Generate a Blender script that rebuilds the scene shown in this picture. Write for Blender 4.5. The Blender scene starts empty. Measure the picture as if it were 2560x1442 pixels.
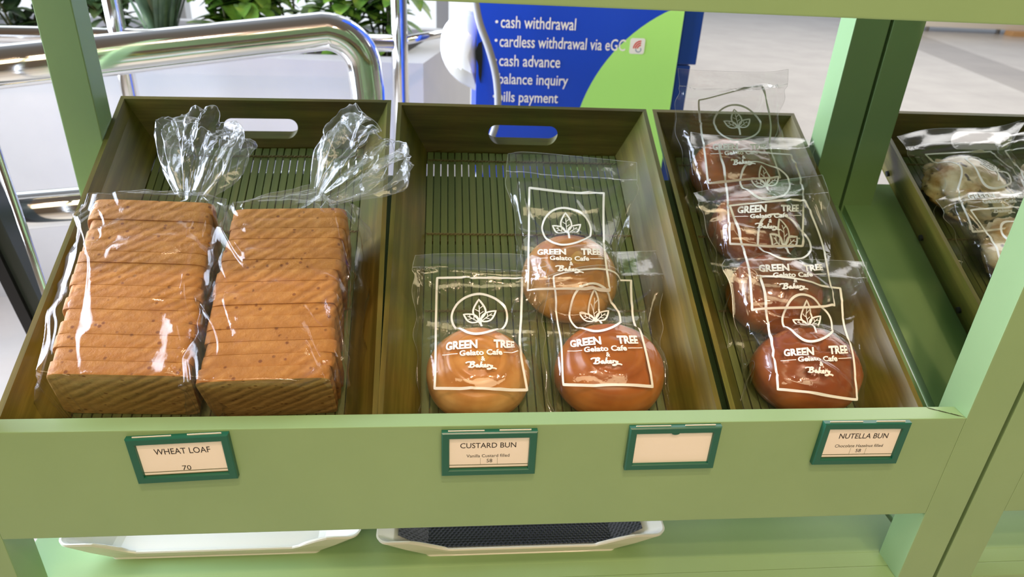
import bpy, bmesh, math, random
import numpy as np
from mathutils import Vector, Matrix, noise
PI = math.pi
C = bpy.context.scene.collection
S = bpy.context.scene

# ------------------------------------------------------------------ camera
cam_d = bpy.data.cameras.new('camera'); cam = bpy.data.objects.new('camera', cam_d); C.objects.link(cam)
CR = Vector((0.9956, -0.0813, 0.0466)); CW = Vector((0.0937, 0.8805, -0.4647)).normalized()
CR = (CR - CW*CR.dot(CW)).normalized(); CU = CR.cross(CW)
cam.matrix_world = Matrix(((CR.x, CU.x, -CW.x, 0.0), (CR.y, CU.y, -CW.y, -0.5226), (CR.z, CU.z, -CW.z, 0.4146), (0, 0, 0, 1)))
cam_d.sensor_width = 36.0; cam_d.lens = 1761.4/2560*36.0; cam_d.clip_start = 0.02; cam_d.clip_end = 100
cam_d.dof.use_dof = True; cam_d.dof.focus_distance = 0.66; cam_d.dof.aperture_fstop = 9.0
S.camera = cam

# ------------------------------------------------------------------ world, lights, exposure
S.view_settings.view_transform = 'Standard'; S.view_settings.look = 'None'
S.view_settings.gamma = 1.0; S.view_settings.exposure = 0.0; S.view_settings.use_curve_mapping = False
S.cycles.transparent_max_bounces = 40; S.cycles.max_bounces = 10; S.cycles.glossy_bounces = 5
S.cycles.caustics_reflective = False; S.cycles.caustics_refractive = False
S.cycles.sample_clamp_indirect = 6.0

w = bpy.data.worlds.new('hall'); S.world = w; w.use_nodes = True
nt = w.node_tree; nt.nodes.clear()
tc = nt.nodes.new('ShaderNodeTexCoord'); sx = nt.nodes.new('ShaderNodeSeparateXYZ')
mr = nt.nodes.new('ShaderNodeMapRange'); mr.inputs[1].default_value = -0.7; mr.inputs[2].default_value = 0.8
rp = nt.nodes.new('ShaderNodeValToRGB')
rp.color_ramp.elements[0].color = (0.22, 0.155, 0.105, 1); rp.color_ramp.elements[1].color = (0.75, 0.84, 0.98, 1)
e = rp.color_ramp.elements.new(0.5); e.color = (0.27, 0.245, 0.215, 1)
bg = nt.nodes.new('ShaderNodeBackground'); bg.inputs[1].default_value = 0.55
wo = nt.nodes.new('ShaderNodeOutputWorld')
nt.links.new(tc.outputs['Generated'], sx.inputs[0]); nt.links.new(sx.outputs['Y'], mr.inputs[0])
nt.links.new(mr.outputs[0], rp.inputs[0]); nt.links.new(rp.outputs[0], bg.inputs[0]); nt.links.new(bg.outputs[0], wo.inputs[0])

def area(name, loc, target, sx_, sy_, power, col, spread=PI):
    d = bpy.data.lights.new(name, 'AREA'); d.shape = 'RECTANGLE'; d.size = sx_; d.size_y = sy_; d.energy = power; d.color = col
    d.spread = spread
    o = bpy.data.objects.new(name, d); C.objects.link(o); o.location = loc
    o.rotation_euler = (Vector(target) - Vector(loc)).to_track_quat('-Z', 'Y').to_euler()
    return o
def spot(name, loc, target, power, col, rad=0.05, ang=1.6):
    d = bpy.data.lights.new(name, 'SPOT'); d.energy = power; d.color = col; d.shadow_soft_size = rad; d.spot_size = ang; d.spot_blend = 0.6
    o = bpy.data.objects.new(name, d); C.objects.link(o); o.location = loc
    o.rotation_euler = (Vector(target) - Vector(loc)).to_track_quat('-Z', 'Y').to_euler()
    return o
COOL = (0.80, 0.97, 1.0); WARM = (1.0, 0.68, 0.43)
area('window_daylight', (-2.4, 1.00, 0.75), (1.0, 0.85, 0.40), 2.3, 2.5, 136, (0.90, 1.0, 1.20), 1.9)
area('window_daylight', (-0.9, 3.0, 1.5), (0.0, 0.6, -0.3), 2.6, 1.2, 10, (0.86, 0.95, 1.0))
area('hall_skylight', (4.5, 6.0, 3.2), (4.5, 6.0, -0.8), 6, 8, 470, (1.0, 0.97, 0.93))
area('ceiling_panel', (0.1, -2.2, 1.9), (0.05, 0.1, -0.1), 2.4, 0.9, 46, (1.0, 0.82, 0.50))
spot('ceiling_downlight', (-0.45, -1.5, 2.35), (-0.25, 0.1, 0.0), 20, WARM, 0.05)
spot('ceiling_downlight', (0.10, -1.0, 2.30), (0.10, 0.1, 0.0), 92, (1.0, 0.70, 0.52), 0.06)
spot('ceiling_downlight', (0.85, -1.5, 2.35), (0.62, 0.15, 0.0), 38, WARM, 0.05)

# ------------------------------------------------------------------ helpers
TH = math.atan(0.4818); P0 = Vector((0, 0, -0.1136))
SV = Vector((0, math.cos(TH), math.sin(TH))); NV = Vector((0, -math.sin(TH), math.cos(TH)))
def slope(X, s, n=0.0): return P0 + Vector((X, 0, 0)) + SV*s + NV*n

def tag(o, label=None, cat=None, group=None, kind=None):
    if label: o['label'] = label
    if cat: o['category'] = cat
    if group: o['group'] = group
    if kind: o['kind'] = kind
    return o
def thing(name, label, cat, loc=(0, 0, 0), rot=(0, 0, 0), group=None):
    o = bpy.data.objects.new(name, None); C.objects.link(o); o.empty_display_size = 0.03
    o.location = loc; o.rotation_euler = rot
    return tag(o, label, cat, group)
def mesh_obj(name, verts, faces, mats, parent=None, smooth=False, mi=None, loc=None):
    me = bpy.data.meshes.new(name)
    me.from_pydata([tuple(v) for v in verts], [], [tuple(f) for f in faces])
    if not isinstance(mats, (list, tuple)): mats = [mats]
    for m in mats: me.materials.append(m)
    if smooth: me.polygons.foreach_set('use_smooth', [True]*len(me.polygons))
    if mi is not None: me.polygons.foreach_set('material_index', mi)
    me.update()
    o = bpy.data.objects.new(name, me); C.objects.link(o)
    if parent: o.parent = parent
    if loc is not None: o.location = loc
    return o
class MB:
    def __init__(s): s.v = []; s.f = []; s.mi = []; s.m = 0
    def add(s, vs, fs):
        b = len(s.v); s.v += [tuple(v) for v in vs]; s.f += [tuple(b+i for i in f) for f in fs]; s.mi += [s.m]*len(fs)
    def box(s, x0, x1, y0, y1, z0, z1, bev=0.0):
        bm = bmesh.new(); bmesh.ops.create_cube(bm, size=1.0)
        for v in bm.verts: v.co = Vector((x0 if v.co.x < 0 else x1, y0 if v.co.y < 0 else y1, z0 if v.co.z < 0 else z1))
        if bev > 0: bmesh.ops.bevel(bm, geom=bm.edges[:], offset=bev, segments=2, affect='EDGES', profile=0.7)
        bm.verts.index_update()
        s.add([v.co[:] for v in bm.verts], [[v.index for v in f.verts] for f in bm.faces]); bm.free()
    def tube(s, pts, r, n=16, caps=True, rs=None):
        pts = [Vector(p) for p in pts]; vs = []; fs = []
        t0 = (pts[1]-pts[0]).normalized(); up = Vector((0, 0, 1)) if abs(t0.z) < 0.9 else Vector((1, 0, 0))
        nrm = (up - t0*up.dot(t0)).normalized()
        for i, p in enumerate(pts):
            a = pts[max(i-1, 0)]; b = pts[min(i+1, len(pts)-1)]; t = (b-a).normalized()
            nrm = (nrm - t*nrm.dot(t)).normalized(); bn = t.cross(nrm)
            rr = rs[i] if rs else r
            for k in range(n):
                a_ = 2*PI*k/n; vs.append(p + (nrm*math.cos(a_) + bn*math.sin(a_))*rr)
        for i in range(len(pts)-1):
            for k in range(n): fs.append((i*n+k, i*n+(k+1) % n, (i+1)*n+(k+1) % n, (i+1)*n+k))
        if caps:
            fs.append(tuple(range(n))[::-1]); fs.append(tuple((len(pts)-1)*n+k for k in range(n)))
        s.add(vs, fs)
    def build(s, name, mats, parent=None, smooth=False, loc=None):
        return mesh_obj(name, s.v, s.f, mats, parent, smooth, s.mi if isinstance(mats, (list, tuple)) else None, loc)
def arc(c, e1, e2, r, a0, a1, n=14):
    c = Vector(c); e1 = Vector(e1); e2 = Vector(e2)
    return [c + e1*(r*math.cos(a0+(a1-a0)*i/n)) + e2*(r*math.sin(a0+(a1-a0)*i/n)) for i in range(n+1)]

def text2d(txt, width, height=None, bold=0.0, cx=0.0, cy=0.0):
    """flat lettering as (verts Nx2, faces) scaled to width (and height), centred on cx, cy"""
    cu = bpy.data.curves.new('t', 'FONT'); cu.body = txt; cu.resolution_u = 3; cu.offset = bold; cu.fill_mode = 'FRONT'
    o = bpy.data.objects.new('t', cu); C.objects.link(o)
    dg = bpy.context.evaluated_depsgraph_get(); me = bpy.data.meshes.new_from_object(o.evaluated_get(dg))
    v = np.array([p.co[:2] for p in me.vertices]); f = [tuple(p.vertices) for p in me.polygons]
    bpy.data.meshes.remove(me); bpy.data.objects.remove(o); bpy.data.curves.remove(cu)
    lo = v.min(0); hi = v.max(0); sc = width/(hi[0]-lo[0]); sy = sc if height is None else height/(hi[1]-lo[1])
    v = (v - (lo+hi)/2)*[sc, sy] + [cx, cy]
    return v, f
def ribbon2d(pts, wd, step=0.0015, closed=False):
    """a flat stroke of width wd along 2D points"""
    pts = [np.array(p, float) for p in pts]
    if closed: pts = pts + [pts[0]]
    d = [pts[0]]
    for a, b in zip(pts[:-1], pts[1:]):
        k = max(1, int(np.linalg.norm(b-a)/step))
        for i in range(1, k+1): d.append(a+(b-a)*i/k)
    d = np.array(d); n = len(d)
    t = np.zeros_like(d); t[1:-1] = d[2:]-d[:-2]; t[0] = d[1]-d[0]; t[-1] = d[-1]-d[-2]
    if closed: t[0] = t[-1] = d[1]-d[-2]
    L = np.linalg.norm(t, axis=1, keepdims=True); L[L == 0] = 1; t = t/L
    nn = np.stack([-t[:, 1], t[:, 0]], 1)*wd/2
    v = np.concatenate([d+nn, d-nn]); f = [(i, i+1, n+i+1, n+i) for i in range(n-1)]
    return v, f

# ------------------------------------------------------------------ materials
def mat(name, col=(0.5, 0.5, 0.5), rough=0.5, metal=0.0, spec=0.5, build=None, **kw):
    m = bpy.data.materials.new(name); m.use_nodes = True; t = m.node_tree; b = t.nodes['Principled BSDF']
    b.inputs['Base Color'].default_value = (*col, 1); b.inputs['Roughness'].default_value = rough; b.inputs['Metallic'].default_value = metal
    b.inputs['Specular IOR Level'].default_value = spec
    for k, v in kw.items(): b.inputs[k.replace('_', ' ')].default_value = v
    if build: build(t, b)
    return m
def N(t, kind, **kw):
    n = t.nodes.new(kind)
    for k, v in kw.items():
        if k.startswith('i_'):
            key = k[2:]; key = int(key) if key.isdigit() else key.replace('_', ' ')
            n.inputs[key].default_value = v
        else: setattr(n, k, v)
    return n
def coords(t, scale=(1, 1, 1), rot=(0, 0, 0)):
    tc = N(t, 'ShaderNodeTexCoord'); mp = N(t, 'ShaderNodeMapping'); mp.inputs['Scale'].default_value = scale; mp.inputs['Rotation'].default_value = rot
    t.links.new(tc.outputs['Object'], mp.inputs[0]); return mp.outputs[0]
def ramp(t, src, stops):
    r = N(t, 'ShaderNodeValToRGB'); el = r.color_ramp.elements
    while len(el) < len(stops): el.new(0.5)
    for e_, (p, c) in zip(el, stops): e_.position = p; e_.color = (*c, 1)
    t.links.new(src, r.inputs[0]); return r.outputs[0]
def bump(t, b, src, strength=0.3, dist=0.001):
    n = N(t, 'ShaderNodeBump'); n.inputs['Strength'].default_value = strength; n.inputs['Distance'].default_value = dist
    t.links.new(src, n.inputs['Height']); t.links.new(n.outputs[0], b.inputs['Normal'])
def nz(t, vec, scale, detail=4, rough=0.55):
    n = N(t, 'ShaderNodeTexNoise'); n.inputs['Scale'].default_value = scale; n.inputs['Detail'].default_value = detail; n.inputs['Roughness'].default_value = rough
    if vec is not None: t.links.new(vec, n.inputs['Vector'])
    return n.outputs['Fac']
def paint_b(t, b):
    v = coords(t); f = nz(t, v, 9, 5)
    c = ramp(t, f, [(0.3, (0.262, 0.408, 0.190)), (0.7, (0.285, 0.436, 0.204))]); t.links.new(c, b.inputs['Base Color'])
    bump(t, b, nz(t, v, 420, 3), 0.06, 0.0006)
M = {}
M['paint'] = mat('green_paint', rough=0.38, build=paint_b)
def wood_b(axis):
    def f(t, b):
        sc = [70, 70, 70]; sc[axis] = 4
        v = coords(t, tuple(sc)); g = nz(t, v, 1.0, 6, 0.65)
        v2 = coords(t, (6, 6, 6)); g2 = nz(t, v2, 1.6, 3)
        c = ramp(t, g, [(0.25, (0.066, 0.054, 0.010)), (0.5, (0.130, 0.108, 0.022)), (0.75, (0.215, 0.175, 0.040))])
        c2 = ramp(t, g2, [(0.35, (0.75, 0.95, 0.7)), (0.65, (1.15, 1.0, 0.9))])
        mx = N(t, 'ShaderNodeMix', data_type='RGBA', blend_type='MULTIPLY'); mx.inputs[0].default_value = 1.0
        t.links.new(c, mx.inputs[6]); t.links.new(c2, mx.inputs[7]); t.links.new(mx.outputs[2], b.inputs['Base Color'])
        bump(t, b, g, 0.12, 0.0008)
    return f
M['wood_x'] = mat('stained_bamboo', rough=0.33, build=wood_b(0))
M['wood_y'] = mat('stained_bamboo', rough=0.33, build=wood_b(1))
def slat_b(t, b):
    v = coords(t, (104.2, 1.2, 1)); g = nz(t, v, 1.0, 2)
    v2 = coords(t, (260, 14, 60)); g2 = nz(t, v2, 1.0, 3)
    c = ramp(t, g, [(0.3, (0.095, 0.125, 0.036)), (0.55, (0.135, 0.165, 0.050)), (0.75, (0.175, 0.175, 0.060))])
    t.links.new(c, b.inputs['Base Color']); bump(t, b, g2, 0.2, 0.0006)
M['slat'] = mat('green_bamboo_slat', rough=0.42, build=slat_b)
M['cord'] = mat('twine', (0.17, 0.14, 0.06), 0.8)
M['screw'] = mat('screw_hole', (0.02, 0.02, 0.02), 0.6)
def crust_b(cs, lo):
  def f_(t, b):
      v = coords(t); f = nz(t, v, 55, 8, 0.68)
      c = ramp(t, f, [(0.3, cs[0]), (0.55, cs[1]), (0.78, cs[2])])
      vo = N(t, 'ShaderNodeTexVoronoi'); vo.inputs['Scale'].default_value = 95; t.links.new(v, vo.inputs['Vector'])
      fl = ramp(t, vo.outputs['Distance'], [(0.12, (0.50, 0.36, 0.25)), (0.22, (1, 1, 1))])
      n2 = nz(t, v, 60, 2); sel = ramp(t, n2, [(0.46, (1, 1, 1)), (0.54, (0, 0, 0))])
      mx0 = N(t, 'ShaderNodeMix', data_type='RGBA', blend_type='LIGHTEN'); mx0.inputs[0].default_value = 1.0
      t.links.new(fl, mx0.inputs[6]); t.links.new(sel, mx0.inputs[7])
      mx = N(t, 'ShaderNodeMix', data_type='RGBA', blend_type='MULTIPLY'); mx.inputs[0].default_value = 1.0
      t.links.new(c, mx.inputs[6]); t.links.new(mx0.outputs[2], mx.inputs[7])
      # pan ridges: paler crests and browner valleys, slanting across the loaf
      dp = N(t, 'ShaderNodeVectorMath', operation='DOT_PRODUCT'); t.links.new(v, dp.inputs[0]); dp.inputs[1].default_value = (-0.60, 0.80, 0.80)
      wob = N(t, 'ShaderNodeMath', operation='MULTIPLY_ADD'); t.links.new(nz(t, v, 30, 3), wob.inputs[0]); wob.inputs[1].default_value = 0.010; t.links.new(dp.outputs['Value'], wob.inputs[2])
      ml = N(t, 'ShaderNodeMath', operation='MULTIPLY'); t.links.new(wob.outputs[0], ml.inputs[0]); ml.inputs[1].default_value = 2*PI/0.0105
      sn = N(t, 'ShaderNodeMath', operation='SINE'); t.links.new(ml.outputs[0], sn.inputs[0])
      am = ramp(t, nz(t, v, 14, 2), [(0.40, (0.15, 0.15, 0.15)), (0.62, (1, 1, 1))])
      sa = N(t, 'ShaderNodeMath', operation='MULTIPLY'); t.links.new(sn.outputs[0], sa.inputs[0]); t.links.new(am, sa.inputs[1])
      wv = N(t, 'ShaderNodeMath', operation='MULTIPLY_ADD'); t.links.new(sa.outputs[0], wv.inputs[0]); wv.inputs[1].default_value = 0.5; wv.inputs[2].default_value = 0.5
      rd = ramp(t, wv.outputs[0], [(0.05, (lo, lo*0.93, lo*0.84)), (0.5, (1.0, 1.0, 1.0)), (0.95, (1.06, 1.07, 1.08))])
      mx2 = N(t, 'ShaderNodeMix', data_type='RGBA', blend_type='MULTIPLY'); mx2.inputs[0].default_value = 1.0
      t.links.new(mx.outputs[2], mx2.inputs[6]); t.links.new(rd, mx2.inputs[7]); t.links.new(mx2.outputs[2], b.inputs['Base Color'])
      ad = N(t, 'ShaderNodeMath', operation='MULTIPLY_ADD'); t.links.new(wv.outputs[0], ad.inputs[0]); ad.inputs[1].default_value = 0.9
      t.links.new(nz(t, v, 240, 5, 0.65), ad.inputs[2]); bump(t, b, ad.outputs[0], 0.55, 0.0020)
  return f_
M['crust'] = mat('wheat_crust', rough=0.62, build=crust_b(((0.36, 0.142, 0.025), (0.45, 0.192, 0.038), (0.55, 0.270, 0.066)), 0.80), spec=0.3)
M['crust_end'] = mat('lightened_end_crust', rough=0.62, build=crust_b(((0.58, 0.33, 0.10), (0.70, 0.43, 0.15), (0.80, 0.54, 0.21)), 0.52), spec=0.3)  # paler end crust, lightened beyond its own tone to offset weak light there
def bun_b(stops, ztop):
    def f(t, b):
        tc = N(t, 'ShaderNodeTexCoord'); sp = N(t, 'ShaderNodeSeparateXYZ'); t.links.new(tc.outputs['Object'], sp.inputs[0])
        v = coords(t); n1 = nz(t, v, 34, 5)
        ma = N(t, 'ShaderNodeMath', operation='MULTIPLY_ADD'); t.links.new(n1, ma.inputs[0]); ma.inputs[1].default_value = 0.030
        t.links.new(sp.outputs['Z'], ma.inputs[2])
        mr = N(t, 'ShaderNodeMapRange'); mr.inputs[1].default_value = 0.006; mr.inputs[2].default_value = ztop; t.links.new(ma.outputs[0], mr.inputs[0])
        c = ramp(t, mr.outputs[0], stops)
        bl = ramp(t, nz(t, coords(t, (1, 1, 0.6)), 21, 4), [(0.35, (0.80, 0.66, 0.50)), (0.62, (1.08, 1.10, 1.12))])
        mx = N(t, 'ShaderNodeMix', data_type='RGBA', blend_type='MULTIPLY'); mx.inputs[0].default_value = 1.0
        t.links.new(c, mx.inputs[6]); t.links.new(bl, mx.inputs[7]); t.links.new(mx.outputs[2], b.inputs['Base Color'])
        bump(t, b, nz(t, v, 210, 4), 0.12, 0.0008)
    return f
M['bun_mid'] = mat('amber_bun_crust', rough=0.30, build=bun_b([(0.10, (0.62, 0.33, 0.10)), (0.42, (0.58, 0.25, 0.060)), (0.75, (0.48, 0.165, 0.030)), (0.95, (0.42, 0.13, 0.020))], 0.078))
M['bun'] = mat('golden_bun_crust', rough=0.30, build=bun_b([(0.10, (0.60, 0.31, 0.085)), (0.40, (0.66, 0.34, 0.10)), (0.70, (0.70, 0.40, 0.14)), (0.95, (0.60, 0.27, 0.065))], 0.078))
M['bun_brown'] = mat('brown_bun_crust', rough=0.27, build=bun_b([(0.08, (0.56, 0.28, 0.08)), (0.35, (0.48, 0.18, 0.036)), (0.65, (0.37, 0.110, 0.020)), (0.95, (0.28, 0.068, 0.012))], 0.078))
M['custard'] = mat('custard', (0.68, 0.36, 0.07), 0.3)
def cookie_b(t, b):
    v = coords(t); c = ramp(t, nz(t, v, 22, 5), [(0.35, (0.50, 0.28, 0.09)), (0.47, (0.74, 0.58, 0.33)), (0.66, (0.86, 0.78, 0.56))])
    sp = ramp(t, nz(t, v, 42, 2), [(0.61, (1, 1, 1)), (0.65, (0.10, 0.06, 0.04))])
    mx = N(t, 'ShaderNodeMix', data_type='RGBA', blend_type='MULTIPLY'); mx.inputs[0].default_value = 1.0
    t.links.new(c, mx.inputs[6]); t.links.new(sp, mx.inputs[7]); t.links.new(mx.outputs[2], b.inputs['Base Color']); bump(t, b, nz(t, v, 120, 5), 0.4, 0.002)
M['cookie'] = mat('pale_cookie', rough=0.6, build=cookie_b)

def film_mat(name, base, haze, rough, scale=1.0, nstr=0.25):
    m = bpy.data.materials.new(name); m.use_nodes = True; t = m.node_tree; t.nodes.clear()
    out = N(t, 'ShaderNodeOutputMaterial'); tr = N(t, 'ShaderNodeBsdfTransparent'); tr.inputs[0].default_value = (0.985, 0.985, 0.985, 1)
    gl = N(t, 'ShaderNodeBsdfGlossy'); gl.inputs['Roughness'].default_value = rough; gl.inputs['Color'].default_value = (1, 1, 1, 1)
    df = N(t, 'ShaderNodeBsdfDiffuse'); df.inputs[0].default_value = (0.85, 0.85, 0.86, 1)
    fr = N(t, 'ShaderNodeLayerWeight'); fr.inputs['Blend'].default_value = 0.5
    v = coords(t, (1, 1, 1)); bp = N(t, 'ShaderNodeBump'); bp.inputs['Strength'].default_value = nstr; bp.inputs['Distance'].default_value = 0.0015
    t.links.new(nz(t, v, 75, 3), bp.inputs['Height'])
    t.links.new(bp.outputs[0], gl.inputs['Normal']); t.links.new(bp.outputs[0], fr.inputs['Normal'])
    pw = N(t, 'ShaderNodeMath', operation='POWER'); t.links.new(fr.outputs['Facing'], pw.inputs[0]); pw.inputs[1].default_value = 4.5
    ma = N(t, 'ShaderNodeMath', operation='MULTIPLY_ADD', use_clamp=True); t.links.new(pw.outputs[0], ma.inputs[0]); ma.inputs[1].default_value = 0.75*scale; ma.inputs[2].default_value = base
    m1 = N(t, 'ShaderNodeMixShader'); t.links.new(ma.outputs[0], m1.inputs[0]); t.links.new(tr.outputs[0], m1.inputs[1]); t.links.new(gl.outputs[0], m1.inputs[2])
    m2 = N(t, 'ShaderNodeMixShader'); m2.inputs[0].default_value = haze; t.links.new(m1.outputs[0], m2.inputs[1]); t.links.new(df.outputs[0], m2.inputs[2])
    t.links.new(m2.outputs[0], out.inputs[0]); return m
M['film'] = film_mat('clear_film', 0.055, 0.010, 0.10, 1.0, 0.35)
M['film_loaf'] = film_mat('clear_film', 0.042, 0.009, 0.15, 0.9, 0.45)
M['film_neck'] = film_mat('clear_film', 0.060, 0.055, 0.15, 0.9, 0.5)
M['film_edge'] = film_mat('folded_film', 0.16, 0.36, 0.10, 1.0)
M['print'] = mat('white_print', (0.93, 0.91, 0.89), 0.5)
M['holder'] = mat('green_plastic', (0.010, 0.118, 0.072), 0.28)
M['card'] = mat('cream_card', (0.95, 0.87, 0.77), 0.6)
M['ink'] = mat('dark_ink', (0.035, 0.028, 0.026), 0.6)
M['rule'] = mat('green_rule', (0.10, 0.12, 0.05), 0.6)
def chrome_b(t, b):
    bump(t, b, nz(t, coords(t, (3, 3, 30)), 3, 2), 0.03, 0.002)
M['chrome'] = mat('polished_steel', (0.86, 0.86, 0.85), 0.10, 1.0, build=chrome_b)
M['melamine'] = mat('white_melamine', (0.80, 0.78, 0.74), 0.22)
def weave_b(t, b):
    ck = N(t, 'ShaderNodeTexNoise'); ck.inputs['Scale'].default_value = 300; t.links.new(coords(t), ck.inputs['Vector'])
    bump(t, b, ck.outputs['Fac'], 0.2, 0.0004)
M['weave'] = mat('black_weave', (0.012, 0.012, 0.014), 0.38, build=weave_b)
def conc_b(c0, c1, s=3.0):
    def f(t, b):
        v = coords(t); c = ramp(t, nz(t, v, s, 6), [(0.3, c0), (0.7, c1)]); t.links.new(c, b.inputs['Base Color'])
    return f
M['planter'] = mat('pale_render', rough=0.6, build=conc_b((0.60, 0.61, 0.63), (0.70, 0.70, 0.71)))
M['soil'] = mat('soil', rough=0.95, build=conc_b((0.02, 0.016, 0.012), (0.06, 0.05, 0.04), 30))
def leaf_b(c0, c1, c2):
    def f(t, b):
        v = coords(t); c = ramp(t, nz(t, v, 16, 3), [(0.3, c0), (0.55, c1), (0.75, c2)]); t.links.new(c, b.inputs['Base Color'])
        b.inputs['Subsurface Weight'].default_value = 0.0
    return f
M['leaf'] = mat('leaf', rough=0.4, build=leaf_b((0.07, 0.17, 0.03), (0.17, 0.36, 0.05), (0.46, 0.60, 0.09)))
M['leaf_dark'] = mat('dark_leaf', rough=0.4, build=leaf_b((0.05, 0.11, 0.05), (0.12, 0.23, 0.09), (0.26, 0.34, 0.15)))
M['leaf_grass'] = mat('grey_green_blade', rough=0.4, build=leaf_b((0.05, 0.09, 0.05), (0.10, 0.17, 0.09), (0.22, 0.30, 0.17)))
M['stem'] = mat('stem', (0.09, 0.10, 0.035), 0.6)
M['blue'] = mat('blue_panel', (0.014, 0.070, 0.66), 0.25)
M['blue_frame'] = mat('blue_casing', (0.010, 0.055, 0.36), 0.3)
M['lime'] = mat('lime_panel', (0.50, 0.98, 0.26), 0.3)
M['white'] = mat('white_lettering', (0.96, 0.97, 0.98), 0.4)
M['red'] = mat('red_print', (0.75, 0.05, 0.06), 0.4)
M['grey_print'] = mat('grey_print', (0.25, 0.35, 0.5), 0.4)
M['shell'] = mat('white_shell', (0.82, 0.84, 0.86), 0.12)
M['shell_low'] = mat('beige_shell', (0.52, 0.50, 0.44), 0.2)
M['black'] = mat('black_plastic', (0.008, 0.008, 0.009), 0.35)
M['charcoal'] = mat('charcoal_paint', (0.035, 0.045, 0.045), 0.3)
M['cable'] = mat('grey_cable', (0.36, 0.37, 0.40), 0.35)
M['cream'] = mat('cream_board', (0.75, 0.70, 0.62), 0.5)
M['pine'] = mat('pine', (0.62, 0.36, 0.16), 0.6)
def floor_b(t, b):
    tc = N(t, 'ShaderNodeTexCoord'); sp = N(t, 'ShaderNodeSeparateXYZ'); t.links.new(tc.outputs['Object'], sp.inputs[0])
    v = tc.outputs['Object']
    c = ramp(t, nz(t, v, 2.2, 7, 0.62), [(0.3, (0.50, 0.46, 0.42)), (0.7, (0.60, 0.56, 0.51))])
    # joints of the large tiles, and one darker band of stone laid across the hall
    br = N(t, 'ShaderNodeTexBrick'); br.offset = 0.0; br.inputs['Scale'].default_value = 1.0; br.inputs['Mortar Size'].default_value = 0.004
    br.inputs['Brick Width'].default_value = 1.2; br.inputs['Row Height'].default_value = 1.2
    br.inputs['Color1'].default_value = (1, 1, 1, 1); br.inputs['Color2'].default_value = (0.97, 0.97, 0.97, 1); br.inputs['Mortar'].default_value = (0.85, 0.84, 0.82, 1)
    mp = N(t, 'ShaderNodeMapping'); mp.inputs['Rotation'].default_value = (0, 0, math.radians(-11)); t.links.new(v, mp.inputs[0]); t.links.new(mp.outputs[0], br.inputs['Vector'])
    d = N(t, 'ShaderNodeVectorMath', operation='DOT_PRODUCT'); t.links.new(v, d.inputs[0]); d.inputs[1].default_value = BAND_N
    sb = N(t, 'ShaderNodeMath', operation='SUBTRACT'); t.links.new(d.outputs['Value'], sb.inputs[0]); sb.inputs[1].default_value = BAND_C
    ab = N(t, 'ShaderNodeMath', operation='ABSOLUTE'); t.links.new(sb.outputs[0], ab.inputs[0])
    lt = N(t, 'ShaderNodeMath', operation='LESS_THAN'); t.links.new(ab.outputs[0], lt.inputs[0]); lt.inputs[1].default_value = BAND_W
    m1 = N(t, 'ShaderNodeMix', data_type='RGBA', blend_type='MULTIPLY'); m1.inputs[0].default_value = 1.0
    t.links.new(c, m1.inputs[6]); t.links.new(br.outputs['Color'], m1.inputs[7])
    m2 = N(t, 'ShaderNodeMix', data_type='RGBA', blend_type='MULTIPLY'); t.links.new(lt.outputs[0], m2.inputs[0])
    t.links.new(m1.outputs[2], m2.inputs[6]); m2.inputs[7].default_value = (0.68, 0.66, 0.64, 1)
    t.links.new(m2.outputs[2], b.inputs['Base Color'])
BAND_N = (0.9795, -0.2013, 0.0); BAND_C = 4.58; BAND_W = 0.22
_u0 = Vector((7.0345, 9.7558)); _u1 = Vector((6.5217, 7.1914)); _l0 = Vector((6.0611, 8.3669)); _l1 = Vector((5.5687, 5.9656))
_d = ((_u0-_u1)+(_l0-_l1)).normalized(); _n = Vector((_d.y, -_d.x))
_a = (_n.dot(_u0)+_n.dot(_u1))/2; _b = (_n.dot(_l0)+_n.dot(_l1))/2
BAND_N = (_n.x, _n.y, 0.0); BAND_C = (_a+_b)/2; BAND_W = abs(_a-_b)/2
M['floor'] = mat('stone_tile', rough=0.22, build=floor_b, spec=0.4)
def emit(name, col, st):
    m = bpy.data.materials.new(name); m.use_nodes = True; t = m.node_tree; t.nodes.clear()
    e_ = N(t, 'ShaderNodeEmission'); e_.inputs[0].default_value = (*col, 1); e_.inputs[1].default_value = st
    o = N(t, 'ShaderNodeOutputMaterial'); t.links.new(e_.outputs[0], o.inputs[0]); return m
M['daylight'] = emit('bright_window', (0.90, 0.95, 1.0), 1.15)
M['alu'] = mat('grey_frame', (0.45, 0.46, 0.47), 0.35, 0.5)

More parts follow.
